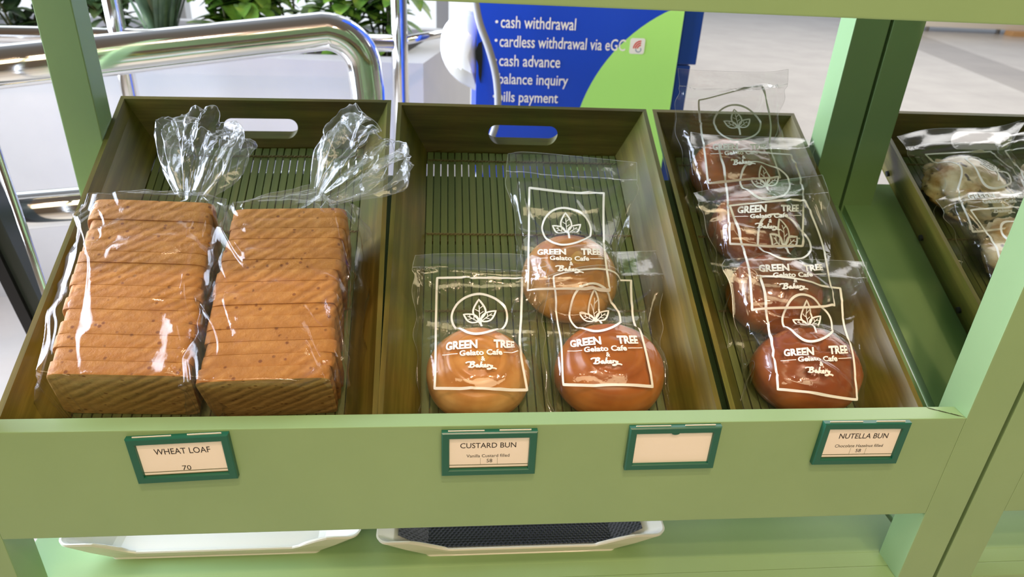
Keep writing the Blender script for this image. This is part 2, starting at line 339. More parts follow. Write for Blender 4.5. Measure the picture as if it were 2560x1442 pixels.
BAGS = {
 'A': [[[-0.0358,0.2856,0.054],[-0.0045,0.2883,0.054],[0.0729,0.2826,0.062],[0.1005,0.276,0.066]],[[-0.0385,0.2682,0.054],[-0.0067,0.2663,0.056],[0.0851,0.2545,0.066],[0.1175,0.2528,0.07]],[[-0.0374,0.2553,0.048],[-0.0098,0.2536,0.052],[0.0873,0.2466,0.062],[0.1154,0.2438,0.062]],[[-0.0357,0.2183,0.026],[-0.0108,0.2055,0.04],[0.0847,0.2019,0.05],[0.1122,0.2046,0.038]],[[-0.0334,0.1728,0.03],[-0.0103,0.1458,0.072],[0.0782,0.1483,0.072],[0.1111,0.1718,0.032]],[[-0.0292,0.1318,0.018],[-0.011,0.1027,0.066],[0.0832,0.1002,0.066],[0.1116,0.1276,0.02]],[[-0.0284,0.0919,0.012],[-0.0159,0.0775,0.013],[0.0918,0.0756,0.013],[0.1216,0.0896,0.012]]],
 'B': [[[0.1217,0.2697,0.074],[0.1427,0.2768,0.07],[0.2342,0.3028,0.044],[0.2712,0.3111,0.036]],[[0.116,0.2405,0.074],[0.1372,0.2448,0.07],[0.2271,0.2641,0.048],[0.2648,0.2711,0.04]],[[0.1183,0.235,0.07],[0.1216,0.2388,0.068],[0.2198,0.255,0.048],[0.2623,0.2628,0.038]],[[0.1231,0.206,0.044],[0.1255,0.2022,0.048],[0.2142,0.2046,0.046],[0.2542,0.2155,0.03]],[[0.1229,0.1717,0.032],[0.1223,0.15,0.072],[0.2095,0.1496,0.072],[0.2466,0.1743,0.032]],[[0.1202,0.134,0.02],[0.121,0.1058,0.066],[0.2139,0.1011,0.066],[0.2499,0.1327,0.02]],[[0.1216,0.0896,0.012],[0.1304,0.075,0.013],[0.2263,0.0733,0.013],[0.2533,0.0875,0.012]]],
 'C': [[[0.0809,0.4489,0.066],[0.1106,0.455,0.064],[0.2123,0.4464,0.062],[0.2535,0.4415,0.062]],[[0.0773,0.4216,0.062],[0.1083,0.4181,0.062],[0.2075,0.4104,0.062],[0.2496,0.4112,0.06]],[[0.0776,0.401,0.058],[0.1057,0.3919,0.06],[0.2013,0.3848,0.06],[0.2477,0.3969,0.056]],[[0.088,0.3443,0.036],[0.1002,0.3217,0.062],[0.1928,0.3231,0.062],[0.2346,0.3533,0.036]],[[0.0903,0.3116,0.022],[0.095,0.2714,0.076],[0.1849,0.2723,0.076],[0.2197,0.3096,0.026]],[[0.0847,0.2572,0.016],[0.0923,0.2267,0.068],[0.1856,0.2243,0.068],[0.2169,0.2592,0.018]],[[0.0778,0.2285,0.011],[0.0974,0.222,0.012],[0.196,0.2219,0.012],[0.2143,0.2255,0.011]]],
 'N1': [[[0.3271,0.2636,0.078],[0.3647,0.2642,0.08],[0.4636,0.2652,0.076],[0.5116,0.2706,0.066]],[[0.3206,0.2528,0.078],[0.3613,0.2488,0.082],[0.4564,0.2395,0.078],[0.5037,0.2466,0.066]],[[0.3246,0.2417,0.074],[0.3623,0.2374,0.08],[0.4582,0.2249,0.074],[0.5015,0.2325,0.06]],[[0.3355,0.1919,0.044],[0.3644,0.183,0.06],[0.455,0.1881,0.062],[0.4937,0.2001,0.044]],[[0.3433,0.1678,0.026],[0.3511,0.1348,0.076],[0.4392,0.1368,0.076],[0.488,0.1669,0.026]],[[0.3334,0.1187,0.016],[0.3478,0.0966,0.068],[0.4321,0.0844,0.066],[0.4749,0.1159,0.018]],[[0.3238,0.0864,0.012],[0.3558,0.0711,0.013],[0.4473,0.0695,0.013],[0.47,0.0841,0.012]]],
 'N2': [[[0.312,0.3712,0.078],[0.3476,0.3785,0.08],[0.4521,0.395,0.084],[0.4903,0.4019,0.084]],[[0.3137,0.3548,0.08],[0.351,0.3558,0.082],[0.4497,0.3637,0.086],[0.4865,0.3687,0.086]],[[0.3163,0.3422,0.074],[0.3518,0.3462,0.082],[0.4515,0.3566,0.084],[0.4844,0.3484,0.078]],[[0.3321,0.3122,0.048],[0.3625,0.304,0.062],[0.4657,0.303,0.064],[0.4912,0.3191,0.05]],[[0.3378,0.2819,0.034],[0.3523,0.2485,0.077],[0.4493,0.251,0.077],[0.4925,0.2846,0.036]],[[0.3363,0.2222,0.02],[0.3466,0.1978,0.068],[0.4463,0.2035,0.068],[0.4906,0.2327,0.022]],[[0.3318,0.1812,0.013],[0.3646,0.1916,0.014],[0.4688,0.1958,0.014],[0.4868,0.1946,0.013]]],
 'N3': [[[0.3319,0.4863,0.078],[0.3656,0.4787,0.08],[0.4728,0.4723,0.084],[0.5001,0.4684,0.084]],[[0.325,0.4559,0.08],[0.3613,0.451,0.082],[0.4652,0.4499,0.086],[0.4956,0.4572,0.086]],[[0.3249,0.4448,0.076],[0.3617,0.4479,0.082],[0.4582,0.4387,0.084],[0.4939,0.4418,0.08]],[[0.3362,0.4132,0.052],[0.3661,0.4027,0.064],[0.4709,0.4099,0.066],[0.4992,0.4227,0.054]],[[0.3417,0.3811,0.036],[0.3502,0.3414,0.077],[0.4496,0.3459,0.077],[0.5001,0.3859,0.038]],[[0.3429,0.324,0.022],[0.3439,0.2949,0.068],[0.4352,0.2922,0.068],[0.4951,0.3274,0.024]],[[0.3418,0.295,0.013],[0.3651,0.2944,0.014],[0.4622,0.2964,0.014],[0.4916,0.2987,0.013]]],
 'N4': [[[0.2941,0.5059,0.165],[0.3257,0.5034,0.165],[0.4061,0.5002,0.168],[0.4394,0.5051,0.17]],[[0.3027,0.5042,0.14],[0.3333,0.499,0.14],[0.4104,0.5001,0.142],[0.4489,0.5075,0.146]],[[0.3026,0.4982,0.128],[0.3287,0.4887,0.13],[0.418,0.5123,0.138],[0.4512,0.5065,0.13]],[[0.3071,0.4934,0.092],[0.3399,0.4835,0.096],[0.4374,0.4848,0.098],[0.4563,0.4992,0.092]],[[0.3185,0.47,0.062],[0.3415,0.4488,0.082],[0.4352,0.4549,0.082],[0.4703,0.4781,0.062]],[[0.3267,0.4333,0.03],[0.3414,0.3994,0.066],[0.4438,0.4145,0.066],[0.4833,0.4385,0.034]],[[0.331,0.4181,0.016],[0.3633,0.4078,0.018],[0.4677,0.4129,0.018],[0.4885,0.4213,0.016]]],
 'U1': [[[0.653,0.5135,0.056],[0.7135,0.5298,0.058],[0.8094,0.5346,0.06],[0.8791,0.5571,0.06]],[[0.6571,0.4915,0.056],[0.6969,0.4943,0.06],[0.789,0.5019,0.062],[0.828,0.5058,0.062]],[[0.6572,0.4787,0.054],[0.6788,0.4734,0.058],[0.7842,0.4841,0.058],[0.8198,0.4837,0.054]],[[0.6874,0.4596,0.03],[0.7118,0.444,0.046],[0.8157,0.4466,0.046],[0.8581,0.464,0.03]],[[0.6855,0.4256,0.024],[0.6884,0.3869,0.062],[0.7899,0.3898,0.062],[0.854,0.4273,0.026]],[[0.6768,0.363,0.018],[0.6897,0.3344,0.052],[0.7924,0.3479,0.052],[0.8572,0.3768,0.018]],[[0.6707,0.3254,0.012],[0.715,0.325,0.013],[0.8242,0.3317,0.013],[0.8502,0.3342,0.012]]],
 'U2': [[[0.6412,0.3712,0.072],[0.6804,0.3832,0.074],[0.7513,0.3878,0.074],[0.7982,0.3968,0.072]],[[0.6457,0.3582,0.07],[0.6825,0.3695,0.074],[0.7584,0.3791,0.074],[0.8,0.3893,0.072]],[[0.6467,0.345,0.066],[0.6825,0.3535,0.072],[0.7547,0.3613,0.072],[0.8053,0.3693,0.066]],[[0.6741,0.3355,0.04],[0.7006,0.3133,0.06],[0.795,0.3213,0.06],[0.8374,0.3391,0.04]],[[0.6787,0.3141,0.026],[0.693,0.2834,0.064],[0.7862,0.2909,0.064],[0.8567,0.3228,0.026]],[[0.6701,0.2544,0.018],[0.6862,0.2315,0.054],[0.7876,0.2411,0.054],[0.8486,0.2679,0.018]],[[0.6666,0.2214,0.012],[0.7144,0.2207,0.013],[0.8228,0.2267,0.013],[0.8408,0.2274,0.012]]],
 'U4': [[[0.7902,0.5035,0.066],[0.8239,0.511,0.068],[0.934,0.5371,0.068],[0.9827,0.5504,0.066]],[[0.7876,0.483,0.066],[0.8227,0.4963,0.068],[0.9277,0.5146,0.068],[0.9741,0.5248,0.066]],[[0.7896,0.4716,0.062],[0.7978,0.4775,0.066],[0.918,0.4949,0.066],[0.9644,0.5009,0.062]],[[0.8148,0.4609,0.04],[0.8165,0.4526,0.052],[0.9213,0.4596,0.052],[0.9769,0.4777,0.036]],[[0.8219,0.4285,0.024],[0.7992,0.3934,0.06],[0.8959,0.3955,0.06],[0.9691,0.4297,0.026]],[[0.7985,0.3574,0.018],[0.7894,0.3316,0.052],[0.8871,0.34,0.052],[0.9499,0.3669,0.018]],[[0.7896,0.3265,0.012],[0.8211,0.326,0.013],[0.9209,0.3327,0.013],[0.9415,0.3352,0.012]]],
}
# ------------------------------------------------------------------ the setting
ZF = -0.85
fl = MB(); fl.box(-6, 14, -4, 16, ZF-0.05, ZF); tag(fl.build('floor', M['floor']), kind='structure')
b_ = MB(); b_.box(-6, 0.55, 3.20, 3.24, ZF+0.35, 2.6); wn = tag(b_.build('window_1', M['daylight']), kind='structure')
f_ = MB()
for X in (-4.2, -2.7, -1.25, -0.02): f_.box(X-0.03, X+0.03, 3.12, 3.20, ZF+0.35, 2.6, 0.004)
f_.box(-6, 0.58, 3.12, 3.20, 2.6, 2.68); f_.box(-6, 0.58, 3.12, 3.20, ZF+0.27, ZF+0.35)
f_.build('window_frame', M['alu'], wn)
b_ = MB(); b_.box(-6, 0.60, 3.14, 3.30, ZF, ZF+0.27); tag(b_.build('wall_back', M['planter']), kind='structure')

# ------------------------------------------------------------------ green display shelves
def shelf(name, label, x0, x1, full=True):
    t = thing(name, label, 'display shelf', ((x0+x1)/2, 0.2, ZF)); T = Vector(t.location)
    def part(nm, *bx, bev=0.0012):
        m = MB(); m.box(*bx, bev); return m.build(nm, M['paint'], t, loc=-T)
    pw = 0.0435
    # the left uprights of the wide unit stand a little outside the rear pair, as built
    for (a, b, ya, yb, z1) in ((x0, x0+pw, 0, 0.0385, 1.05), (x1-pw, x1, 0, 0.0385, 1.05), (x0-(0.007 if full else 0), x0+pw-(0.007 if full else 0), 0.386, 0.424, 1.05), (x1-pw-0.003, x1, 0.386, 0.424, 1.05)):
        part('post', a, b, ya, yb, ZF, z1)
    xi0, xi1 = x0+pw, x1-pw
    part('front_board', xi0, xi1, 0.0, 0.0195, -0.1355, -0.0062)
    part('top_beam', xi0, xi1, 0.0, 0.0195, 0.3617, 0.500)
    part('lower_front_board', xi0, xi1, 0.0, 0.0195, -0.330, -0.2382)
    m = MB(); m.box(xi0, xi1, 0.0195, 0.0388, -0.256, -0.238); m.box(x0+0.002, x1-0.0015, 0.0388, 0.386, -0.256, -0.238, 0.0008); m.build('lower_shelf', M['paint'], t, loc=-T)
    if full:      # rubbed paint where the board meets the right upright
        m = MB()
        for k in range(16):
            x = xi1-0.004-0.0016*k-0.0006*(k % 3); y = 0.003+0.00085*k+0.0008*(k % 2)
            v, f = ribbon2d([(x+0.0028, y-0.0013), (x, y), (x-0.0030, y+0.0020)], 0.0007); m.add([(p[0], p[1], -0.0060) for p in v], f)
        m.build('paint_scuff', M['stem'], t, loc=-T)['label'] = 'dark rubbed scuff mark'
    def sloped(nm, dz, y0, s1, xa, xb):
        m = MB(); m.box(xa, xb, 0.0, s1, -0.012, 0.0)
        o = m.build(nm, M['paint'], t); o.rotation_euler = (TH, 0, 0); o.location = Vector((0, 0, -0.1136+dz))+SV*y0-T
        return o
    sloped('sloped_panel', 0.0, 0.0235, 0.4485, x0+0.003 if not full else x0+0.006, x1-0.003)
    sloped('upper_panel', 0.497, 0.0235, 0.4485, x0+0.003, x1-0.003)
    return t
shelf('display_shelf', 'wide olive green painted display shelf in the foreground with bread trays on it', -0.4665, 0.5625)
shelf('display_shelf', 'second green display shelf, cut by the right edge of the photo', 0.5670, 1.5960, full=False)

# ------------------------------------------------------------------ slatted wooden trays
def tray(name, label, xc, a, s0, s1, yaw=0.0, slot=True, holes=False, h=0.065):
    sc = (s0+s1)/2; L = (s1-s0)/2
    t = thing(name, label, 'tray', slope(xc, sc), (TH, 0, 0), 'slatted wooden trays on the sloped shelves')
    t.rotation_euler = (Matrix.Rotation(TH, 3, 'X') @ Matrix.Rotation(yaw, 3, 'Z')).to_euler()
    prof_in = [(0.0055, h), (0.0125, 0.052), (0.0205, 0.040), (0.0285, 0.028), (0.0355, 0.018), (0.0395, 0.012), (0.0395, 0.0)]
    prof_out = [(0.0, h), (0.006, 0.050), (0.013, 0.033), (0.020, 0.016), (0.0255, 0.004), (0.0265, 0.0)]
    loop = prof_out[::-1] + prof_in            # base outer -> rim outer -> rim inner -> base inner
    n = len(loop)
    # long side walls
    for sgn in (-1, 1):
        m = MB(); vs = []
        for (d, z) in loop:
            for q in range(13):
                y = -L+d + (2*L-2*d)*q/12; vs.append((sgn*(a-d), y, z))
        fs = []
        for i in range(n):
            j = (i+1) % n
            for q in range(12):
                f = (i*13+q, i*13+q+1, j*13+q+1, j*13+q); fs.append(f if sgn < 0 else f[::-1])
        fs.append(tuple(i*13 for i in range(n))); fs.append(tuple(i*13+12 for i in range(n))[::-1])
        m.add(vs, fs); o = m.build('side_wall', M['wood_y'], t)
        if holes and sgn < 0:
            for s_ in (0.4796, 0.3555, 0.2352):
                k = MB(); px = sgn*(a-0.0195); k.tube([(px+0.002, s_-sc, 0.0150), (px-0.0022, s_-sc, 0.0135)], 0.0042, 14)
                k.build('screw_hole', M['screw'], o)
    # end walls, the rear one with a hand slot
    def P(xr, tt, side):
        pr = prof_in if side else prof_out
        # tt 0 base .. 1 rim
        zz = tt*h; pts = sorted(pr, key=lambda p: p[1])
        d = np.interp(zz, [p[1] for p in pts if True], [p[0] for p in pts])
        return d, zz
    for end in (1, -1):
        m = MB()
        def pos(xr, tt, side):
            d, zz = P(xr, tt, side)
            if not side: d = min(d, 0.0265)
            return (xr*(a-d), end*(L-d), zz)
        if end == 1 and slot:
            N_ = 64; hw = 0.050/(a-0.02); ht = 0.175; tc_ = 0.51
            rings = []
            # stadium in metres
            st = []
            rr = ht*h*1.25; hx = 0.0505
            for k in range(N_):
                an = 2*PI*k/N_; cx_ = math.cos(an); sx_ = math.sin(an)
                ex = (hx-rr)*(1 if cx_ > 0 else -1)
                st.append((ex+rr*cx_, rr*sx_))
            st = [(x/(a-0.02), tc_+y/(h*1.28)) for x, y in st]
            lv = 9; V = []
            for side in (0, 1):
                for k in range(N_):
                    x, y = st[k]
                    an = 2*PI*k/N_; dx, dy = math.cos(an), math.sin(an)
                    # boundary point of the unit rectangle in this direction (x -1..1, t 0..1)
                    rx = dx*1.0; ry = dy*1.0
                    s_ = max(abs(rx), abs(ry)); bx = rx/s_; by = 0.5+0.5*ry/s_
                    for q in range(lv+1):
                        f = q/lv; V.append(pos(x+(bx-x)*f, y+(by-y)*f, side))
            # exact corners
            F = []; W = lv+1
            for side in (0, 1):
                o_ = side*N_*W
                for k in range(N_):
                    k2 = (k+1) % N_
                    for q in range(lv):
                        f = (o_+k*W+q, o_+k*W+q+1, o_+k2*W+q+1, o_+k2*W+q); F.append(f if side else f[::-1])
            for k in range(N_):
                k2 = (k+1) % N_
                F.append((k*W, k2*W, N_*W+k2*W, N_*W+k*W))
                F.append((k*W+lv, N_*W+k*W+lv, N_*W+k2*W+lv, k2*W+lv))
            m.add(V, F)
        else:
            vs = []; fs = []
            for (d, z) in loop: vs += [(-(a-d), end*(L-d), z), (a-d, end*(L-d), z)]
            for i in range(n):
                j = (i+1) % n; f = (2*i, 2*i+1, 2*j+1, 2*j); fs.append(f[::-1] if end > 0 else f)
            m.add(vs, fs)
        m.build('end_wall', M['wood_x'], t)
    # slatted base with its cross bars and twine
    ai = a-0.040; li = L-0.040
    for s_ in (s1-0.029-0.0155, 0.3555, 0.2352, s0+0.045):
        cb = MB(); cb.box(-ai-0.001, ai+0.001, s_-sc-0.008, s_-sc+0.008, 0.0, 0.0070, 0.0008)
        cb.build('cross_bar', M['wood_x'], t)
    k = int(2*ai/0.0096); sl = MB(); p_ = 2*ai/k
    for i in range(k):
        x = -ai+p_*(i+0.5); sl.box(x-p_/2+0.0007, x+p_/2-0.0007, -li, li, 0.0072, 0.0112+0.0004*math.sin(i*1.7), 0.0007)
    sl.build('slat_mat', M['slat'], t)
    for s_ in (s1-0.029-0.028, 0.3555, 0.2352):
        cd = MB()
        for ph in (0, PI):
            cd.tube([(-ai+0.002+p_*i/4, s_-sc+0.0011*math.sin(PI*i/2+ph), 0.0119+0.0011*math.cos(PI*i/2+ph)) for i in range(4*k)], 0.0008, 6)
        cd.build('twine', M['cord'], t)
    return t
tray('wooden_tray', 'slatted wooden tray under the two bagged wheat loaves, at left', -0.2480, 0.1775, 0.058, 0.549, 0.020)
tray('wooden_tray', 'slatted wooden tray holding the three bagged golden buns, in the middle', 0.1085, 0.1750, 0.058, 0.548, 0.0)
tray('wooden_tray', 'narrow slatted wooden tray under the row of brown chocolate buns', 0.3980, 0.1055, 0.058, 0.548, 0.0, slot=False)
tray('wooden_tray', 'slatted wooden tray of pale cookies on the right-hand shelf', 0.8100, 0.1810, 0.058, 0.560, 0.0, holes=True)

# ------------------------------------------------------------------ price labels
def price_label(label, cx, cz, rot, lines, rules=True, box58=False, notch=False):
    W, H = 0.09, 0.0521
    t = thing('price_label', label, 'label', (cx, -0.0001, cz), (PI/2, rot, 0), 'price label holders on the front board')
    t.rotation_euler = Matrix.Rotation(rot, 3, 'Y').to_euler() if False else (PI/2, -rot, 0)
    bw, th = 0.0070, 0.006
    m = MB(); o = [(-W/2, -H/2), (W/2, -H/2), (W/2, H/2), (-W/2, H/2)]
    rings = []
    for (ins, z) in ((0, 0.0), (0, th-0.0012), (0.0010, th), (bw-0.0008, th), (bw, th-0.0006), (bw+0.0004, 0.0026)):
        rings.append([((abs(x)-ins)*(1 if x > 0 else -1), (abs(y)-ins)*(1 if y > 0 else -1), z) for x, y in o])
    vs = [v for r_ in rings for v in r_]; fs = []
    for i in range(len(rings)-1):
        for k in range(4): fs.append((i*4+k, i*4+(k+1) % 4, (i+1)*4+(k+1) % 4, (i+1)*4+k))
    fs.append((3, 2, 1, 0)); m.add(vs, fs)
    if notch:
        vv = [(0.004*math.cos(PI+PI*k/10), H/2-bw+0.0006+0.0022*math.sin(PI+PI*k/10), th-0.0004) for k in range(11)]
        m.add(vv, [tuple(range(11))])
    m.build('holder_frame', M['holder'], t)
    c = MB(); c.box(-W/2+bw-0.001, W/2-bw+0.001, -H/2+bw-0.001, H/2-bw+0.001, 0.0015, 0.0030)
    c.box(-W/2+0.006, -W/2+0.040, H/2-0.002, H/2+0.0010, 0.0026, 0.0031)
    c.box(W/2-0.036, W/2-0.006, H/2-0.002, H/2+0.0012, 0.0026, 0.0031)
    cd = c.build('paper_card', M['card'], t)
    if rules:
        r_ = MB(); r_.box(-W/2+bw, W/2-bw, -0.0150, -0.0143, 0.0030, 0.00312); r_.box(-W/2+bw, W/2-bw, -0.0186, -0.0176, 0.0030, 0.00312)
        if box58:
            for x in (-0.0082, 0.0082): r_.box(x-0.0001, x+0.0001, -0.0143, -0.0066, 0.0030, 0.00312)
        r_.build('ruled_line', M['rule'], cd)
    if lines:
        mm = MB()
        for (s_, cx_, cy_, w_, h_, bo) in lines:
            v, f = text2d(s_, w_, h_, bo, cx_, cy_); mm.add([(p[0], p[1], 0.00318) for p in v], f)
        mm.build('lettering', M['ink'], cd)
    return t
price_label('green framed price label reading WHEAT LOAF 70, on the front board below the loaves', -0.2386, -0.0361, 0.0462,
            [('WHEAT LOAF', 0.001, 0.0088, 0.0495, 0.0068, 0.004), ('70', 0.001, -0.0112, 0.0078, 0.0054, 0.0)])
price_label('green framed price label reading CUSTARD BUN 58, on the front board', 0.0417, -0.0362, 0.0037,
            [('CUSTARD BUN', -0.001, 0.0090, 0.0530, 0.0062, 0.004), ('Vanilla Custard filled', -0.001, -0.0036, 0.0410, 0.0037, 0.0), ('58', 0.0005, -0.0098, 0.0054, 0.0042, 0.0)], box58=True)
price_label('blank green framed price label with an empty cream card', 0.2202, -0.0339, 0.0047, [], rules=False, notch=True)
price_label('green framed price label for chocolate hazelnut buns at 58, right end of the front board', 0.4130, -0.0325, -0.0073,
            [('NUTELLA BUN', 0.001, 0.0088, 0.0510, 0.0064, 0.004), ('Chocolate Hazelnut filled', -0.0005, -0.0036, 0.0505, 0.0037, 0.0), ('58', 0.0005, -0.0098, 0.0056, 0.0042, 0.0)], box58=True)
# ------------------------------------------------------------------ buns
BUN_PROF = [(0, 0), (.30, 0), (.60, .002), (.80, .03), (.93, .12), (.99, .25), (1.0, .36), (.985, .50), (.93, .65), (.83, .78), (.68, .885), (.48, .955), (.25, .99), (0, 1.0)]
UP = BUN_PROF[6:][::-1]
def bun_top(rho): return np.interp(rho, [p[0] for p in UP], [p[1] for p in UP])
BUNS = {}
def bun(key, label, X, s, rx, ry, H, kind, rot=0.0, n0=0.0122, group=None):
    t = thing('custard_bun' if kind == 'c' else 'chocolate_bun', label, 'bun', slope(X, s, n0), (TH, 0, 0), group)
    BUNS[key] = (X, s, rx, ry, H, n0)
    prof = []
    for (a, b) in zip(BUN_PROF[:-1], BUN_PROF[1:]):
        for k in range(3): prof.append((a[0]+(b[0]-a[0])*k/3, a[1]+(b[1]-a[1])*k/3))
    prof.append(BUN_PROF[-1]); nth = 72; vs = []; fs = []; seed = Vector((X*31, s*17, rx*90))
    for i, (r_, z_) in enumerate(prof):
        for k in range(nth):
            an = 2*PI*k/nth; c_, s_ = math.cos(an), math.sin(an)
            p = Vector((rx*r_*c_, ry*r_*s_, H*z_))
            up = max(0.0, z_-0.3)/0.7
            q = 1 + 0.035*noise.noise(Vector((c_*1.2, s_*1.2, z_*1.5))+seed)
            p.x *= q; p.y *= q
            dz = 0.0016*noise.noise(p*55+seed)
            if kind == 'c':
                rs = r_ + 0.05*math.sin(an+rot) ; ring = math.exp(-((rs-0.52)/0.055)**2); grv = math.exp(-((rs-0.40)/0.05)**2); g2 = math.exp(-((rs-0.66)/0.06)**2)
                dz += up*(0.0026*ring - 0.0030*grv - 0.0020*g2)
            else:
                w_ = abs(noise.noise(Vector((c_*r_*2.6, s_*r_*2.6, 0.3))+seed)); dz -= up*0.0036*math.exp(-(w_/0.08)**2)
            p.z += dz*min(1, z_*4)
            vs.append(p)
    n = len(prof)
    for i in range(n-1):
        for k in range(nth): fs.append((i*nth+k, i*nth+(k+1) % nth, (i+1)*nth+(k+1) % nth, (i+1)*nth+k))
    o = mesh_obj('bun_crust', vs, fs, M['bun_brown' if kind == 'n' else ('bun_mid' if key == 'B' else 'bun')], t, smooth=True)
    if kind == 'c' and key != 'B':    # the dab of custard in the middle of the swirl
        vs = []; fs = []
        for i in range(7):
            r_ = i/6.0
            for k in range(28):
                an = 2*PI*k/28; q = 1+0.12*math.sin(3*an+rot)
                x, y = 0.20*rx*r_*q*math.cos(an)+0.06*rx, 0.20*ry*r_*q*math.sin(an)
                rho = math.hypot(x/rx, y/ry); vs.append((x, y, H*bun_top(rho)-0.0012+0.0022*(1-r_**2)))
        for i in range(6):
            for k in range(28): fs.append((i*28+k, (i+1)*28+k, (i+1)*28+(k+1) % 28, i*28+(k+1) % 28))
        mesh_obj('custard_centre', vs, fs, M['custard'], t, smooth=True)
    return t
gC = 'custard buns in the middle tray'; gN = 'chocolate buns in the narrow tray'
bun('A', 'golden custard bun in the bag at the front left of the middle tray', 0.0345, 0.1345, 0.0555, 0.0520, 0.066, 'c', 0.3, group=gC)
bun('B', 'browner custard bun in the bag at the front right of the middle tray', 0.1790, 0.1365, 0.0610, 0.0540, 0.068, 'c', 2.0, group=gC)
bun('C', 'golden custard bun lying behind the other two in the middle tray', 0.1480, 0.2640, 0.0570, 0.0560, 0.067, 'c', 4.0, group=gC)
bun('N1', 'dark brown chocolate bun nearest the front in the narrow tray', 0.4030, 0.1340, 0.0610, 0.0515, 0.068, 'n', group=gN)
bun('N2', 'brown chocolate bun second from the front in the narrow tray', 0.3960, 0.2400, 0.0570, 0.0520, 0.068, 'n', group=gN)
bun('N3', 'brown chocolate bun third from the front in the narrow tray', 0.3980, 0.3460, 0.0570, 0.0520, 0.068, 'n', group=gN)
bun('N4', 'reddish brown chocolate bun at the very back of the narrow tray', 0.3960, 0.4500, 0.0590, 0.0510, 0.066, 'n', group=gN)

# ------------------------------------------------------------------ pale cookies on the right-hand shelf
def cookie(key, label, X, s, r_, H, seed):
    BUNS[key] = (X, s, r_*1.05, r_*1.05, H*1.12, 0.0120)
    vs = []; fs = []; nth = 72; nr = 36; sd = Vector((seed*3.1, seed*1.7, seed))
    for i in range(nr+1):
        ph = PI*i/nr
        for k in range(nth):
            an = 2*PI*k/nth; d = Vector((math.sin(ph)*math.cos(an), math.sin(ph)*math.sin(an), -math.cos(ph)))
            q = 1+0.26*noise.noise(d*1.9+sd)+0.20*(0.5-abs(noise.noise(d*3.2+sd)))+0.07*noise.noise(d*9+sd)
            z = d.z*q*H/2+H/2; vs.append((d.x*q*r_, d.y*q*r_, max(0.0, z)))
    for i in range(nr):
        for k in range(nth): fs.append((i*nth+k, i*nth+(k+1) % nth, (i+1)*nth+(k+1) % nth, (i+1)*nth+k))
    o = mesh_obj('chunky_cookie', vs, fs, M['cookie'], None, smooth=True); o.location = slope(X, s, 0.0120); o.rotation_euler = (TH, 0, 0)
    return tag(o, label, 'cookie', 'pale chunky cookies in the right-hand tray')
cookie('U1', 'pale chunky cookie with dark chips in the rearmost bag on the right-hand shelf', 0.735, 0.428, 0.054, 0.048, 1.0)
cookie('U2', 'pale lumpy cookie in the bag in front, on the right-hand shelf', 0.762, 0.312, 0.054, 0.052, 2.3)
cookie('U3', 'cream coloured lumpy cookie lowest in view beside the mint post at right', 0.716, 0.200, 0.044, 0.056, 3.9)
cookie('U4', 'pale cookie in the bag cut by the right edge of the photo', 0.872, 0.420, 0.054, 0.050, 5.2)

# ------------------------------------------------------------------ printed film bags round the buns
def crspline(P, t, axis):
    """Catmull-Rom along an axis of a control grid"""
    P = np.moveaxis(P, axis, 0); n = len(P); E = np.concatenate([2*P[:1]-P[1:2], P, 2*P[-1:]-P[-2:-1]])
    i = np.clip(np.floor(t).astype(int), 0, n-2); f = (t-i).reshape((-1,)+(1,)*(P.ndim-1))
    a, b, c, d = E[i], E[i+1], E[i+2], E[i+3]
    out = b + 0.5*f*(c-a + f*(2*a-5*b+4*c-d + f*(3*(b-c)+d-a)))
    return np.moveaxis(out, 0, axis)
# layout of the print, in metres on a frame 0.098 x 0.14 (x right, y down)
FW, FH = 0.098, 0.140
LAY = []
def lay_stroke(pts, wd, closed=False): LAY.append(ribbon2d(pts, wd, 0.0016, closed))
def lay_text(s_, u, v, wd, ht, bold):
    vv, ff = text2d(s_, wd, ht, bold); vv = np.stack([vv[:, 0]+u*FW, -vv[:, 1]+v*FH], 1); LAY.append((vv, ff))
lay_stroke([(0, 0), (FW, 0), (FW, FH), (0, FH)], 0.0040, True)
cx, cy = 0.51*FW, 0.346*FH
lay_stroke([(cx+(0.0278+0.0012*math.sin(2*a_+0.6))*math.cos(a_), cy+(0.0262+0.0008*math.cos(3*a_))*math.sin(a_)) for a_ in [2*PI*k/60 for k in range(60)]], 0.0024, True)
def leaf_print(bx, by, tx, ty, wd):
    b = np.array((bx, by)); t_ = np.array((tx, ty)); d = t_-b; nn = np.array((-d[1], d[0]))
    l = [b+d*k/12+nn*wd*math.sin(PI*(k/12)**0.8) for k in range(13)]; r_ = [b+d*k/12-nn*wd*math.sin(PI*(k/12)**0.8) for k in range(13)]
    lay_stroke(l+r_[::-1][1:], 0.0018); lay_stroke([b, b+d*0.72], 0.0009)
    for f, sg in ((0.28, 1), (0.42, -1), (0.56, 1)):
        lay_stroke([b+d*f, b+d*(f+0.13)+nn*0.17*sg], 0.0008)
leaf_print(cx+0.0003, cy+0.003, cx-0.0012, cy-0.0205, 0.26)
leaf_print(cx-0.0012, cy+0.0055, cx-0.0158, cy-0.0042, 0.27)
leaf_print(cx+0.0020, cy+0.0050, cx+0.0160, cy-0.0072, 0.27)
lay_stroke([(cx+0.0022, cy+0.0180), (cx+0.0014, cy+0.008), (cx+0.0002, cy+0.002)], 0.0021)
lay_stroke([(cx+0.0016, cy+0.0095), (cx-0.0012, cy+0.0055)], 0.0011); lay_stroke([(cx+0.0014, cy+0.0085), (cx+0.0020, cy+0.0050)], 0.0011)
lay_text('GREEN', 0.325, 0.602, 0.0335, 0.0088, 0.045); lay_text('TREE', 0.785, 0.602, 0.0245, 0.0088, 0.045)
lay_text('Gelato Cafe', 0.53, 0.672, 0.0430, 0.0072, 0.036)
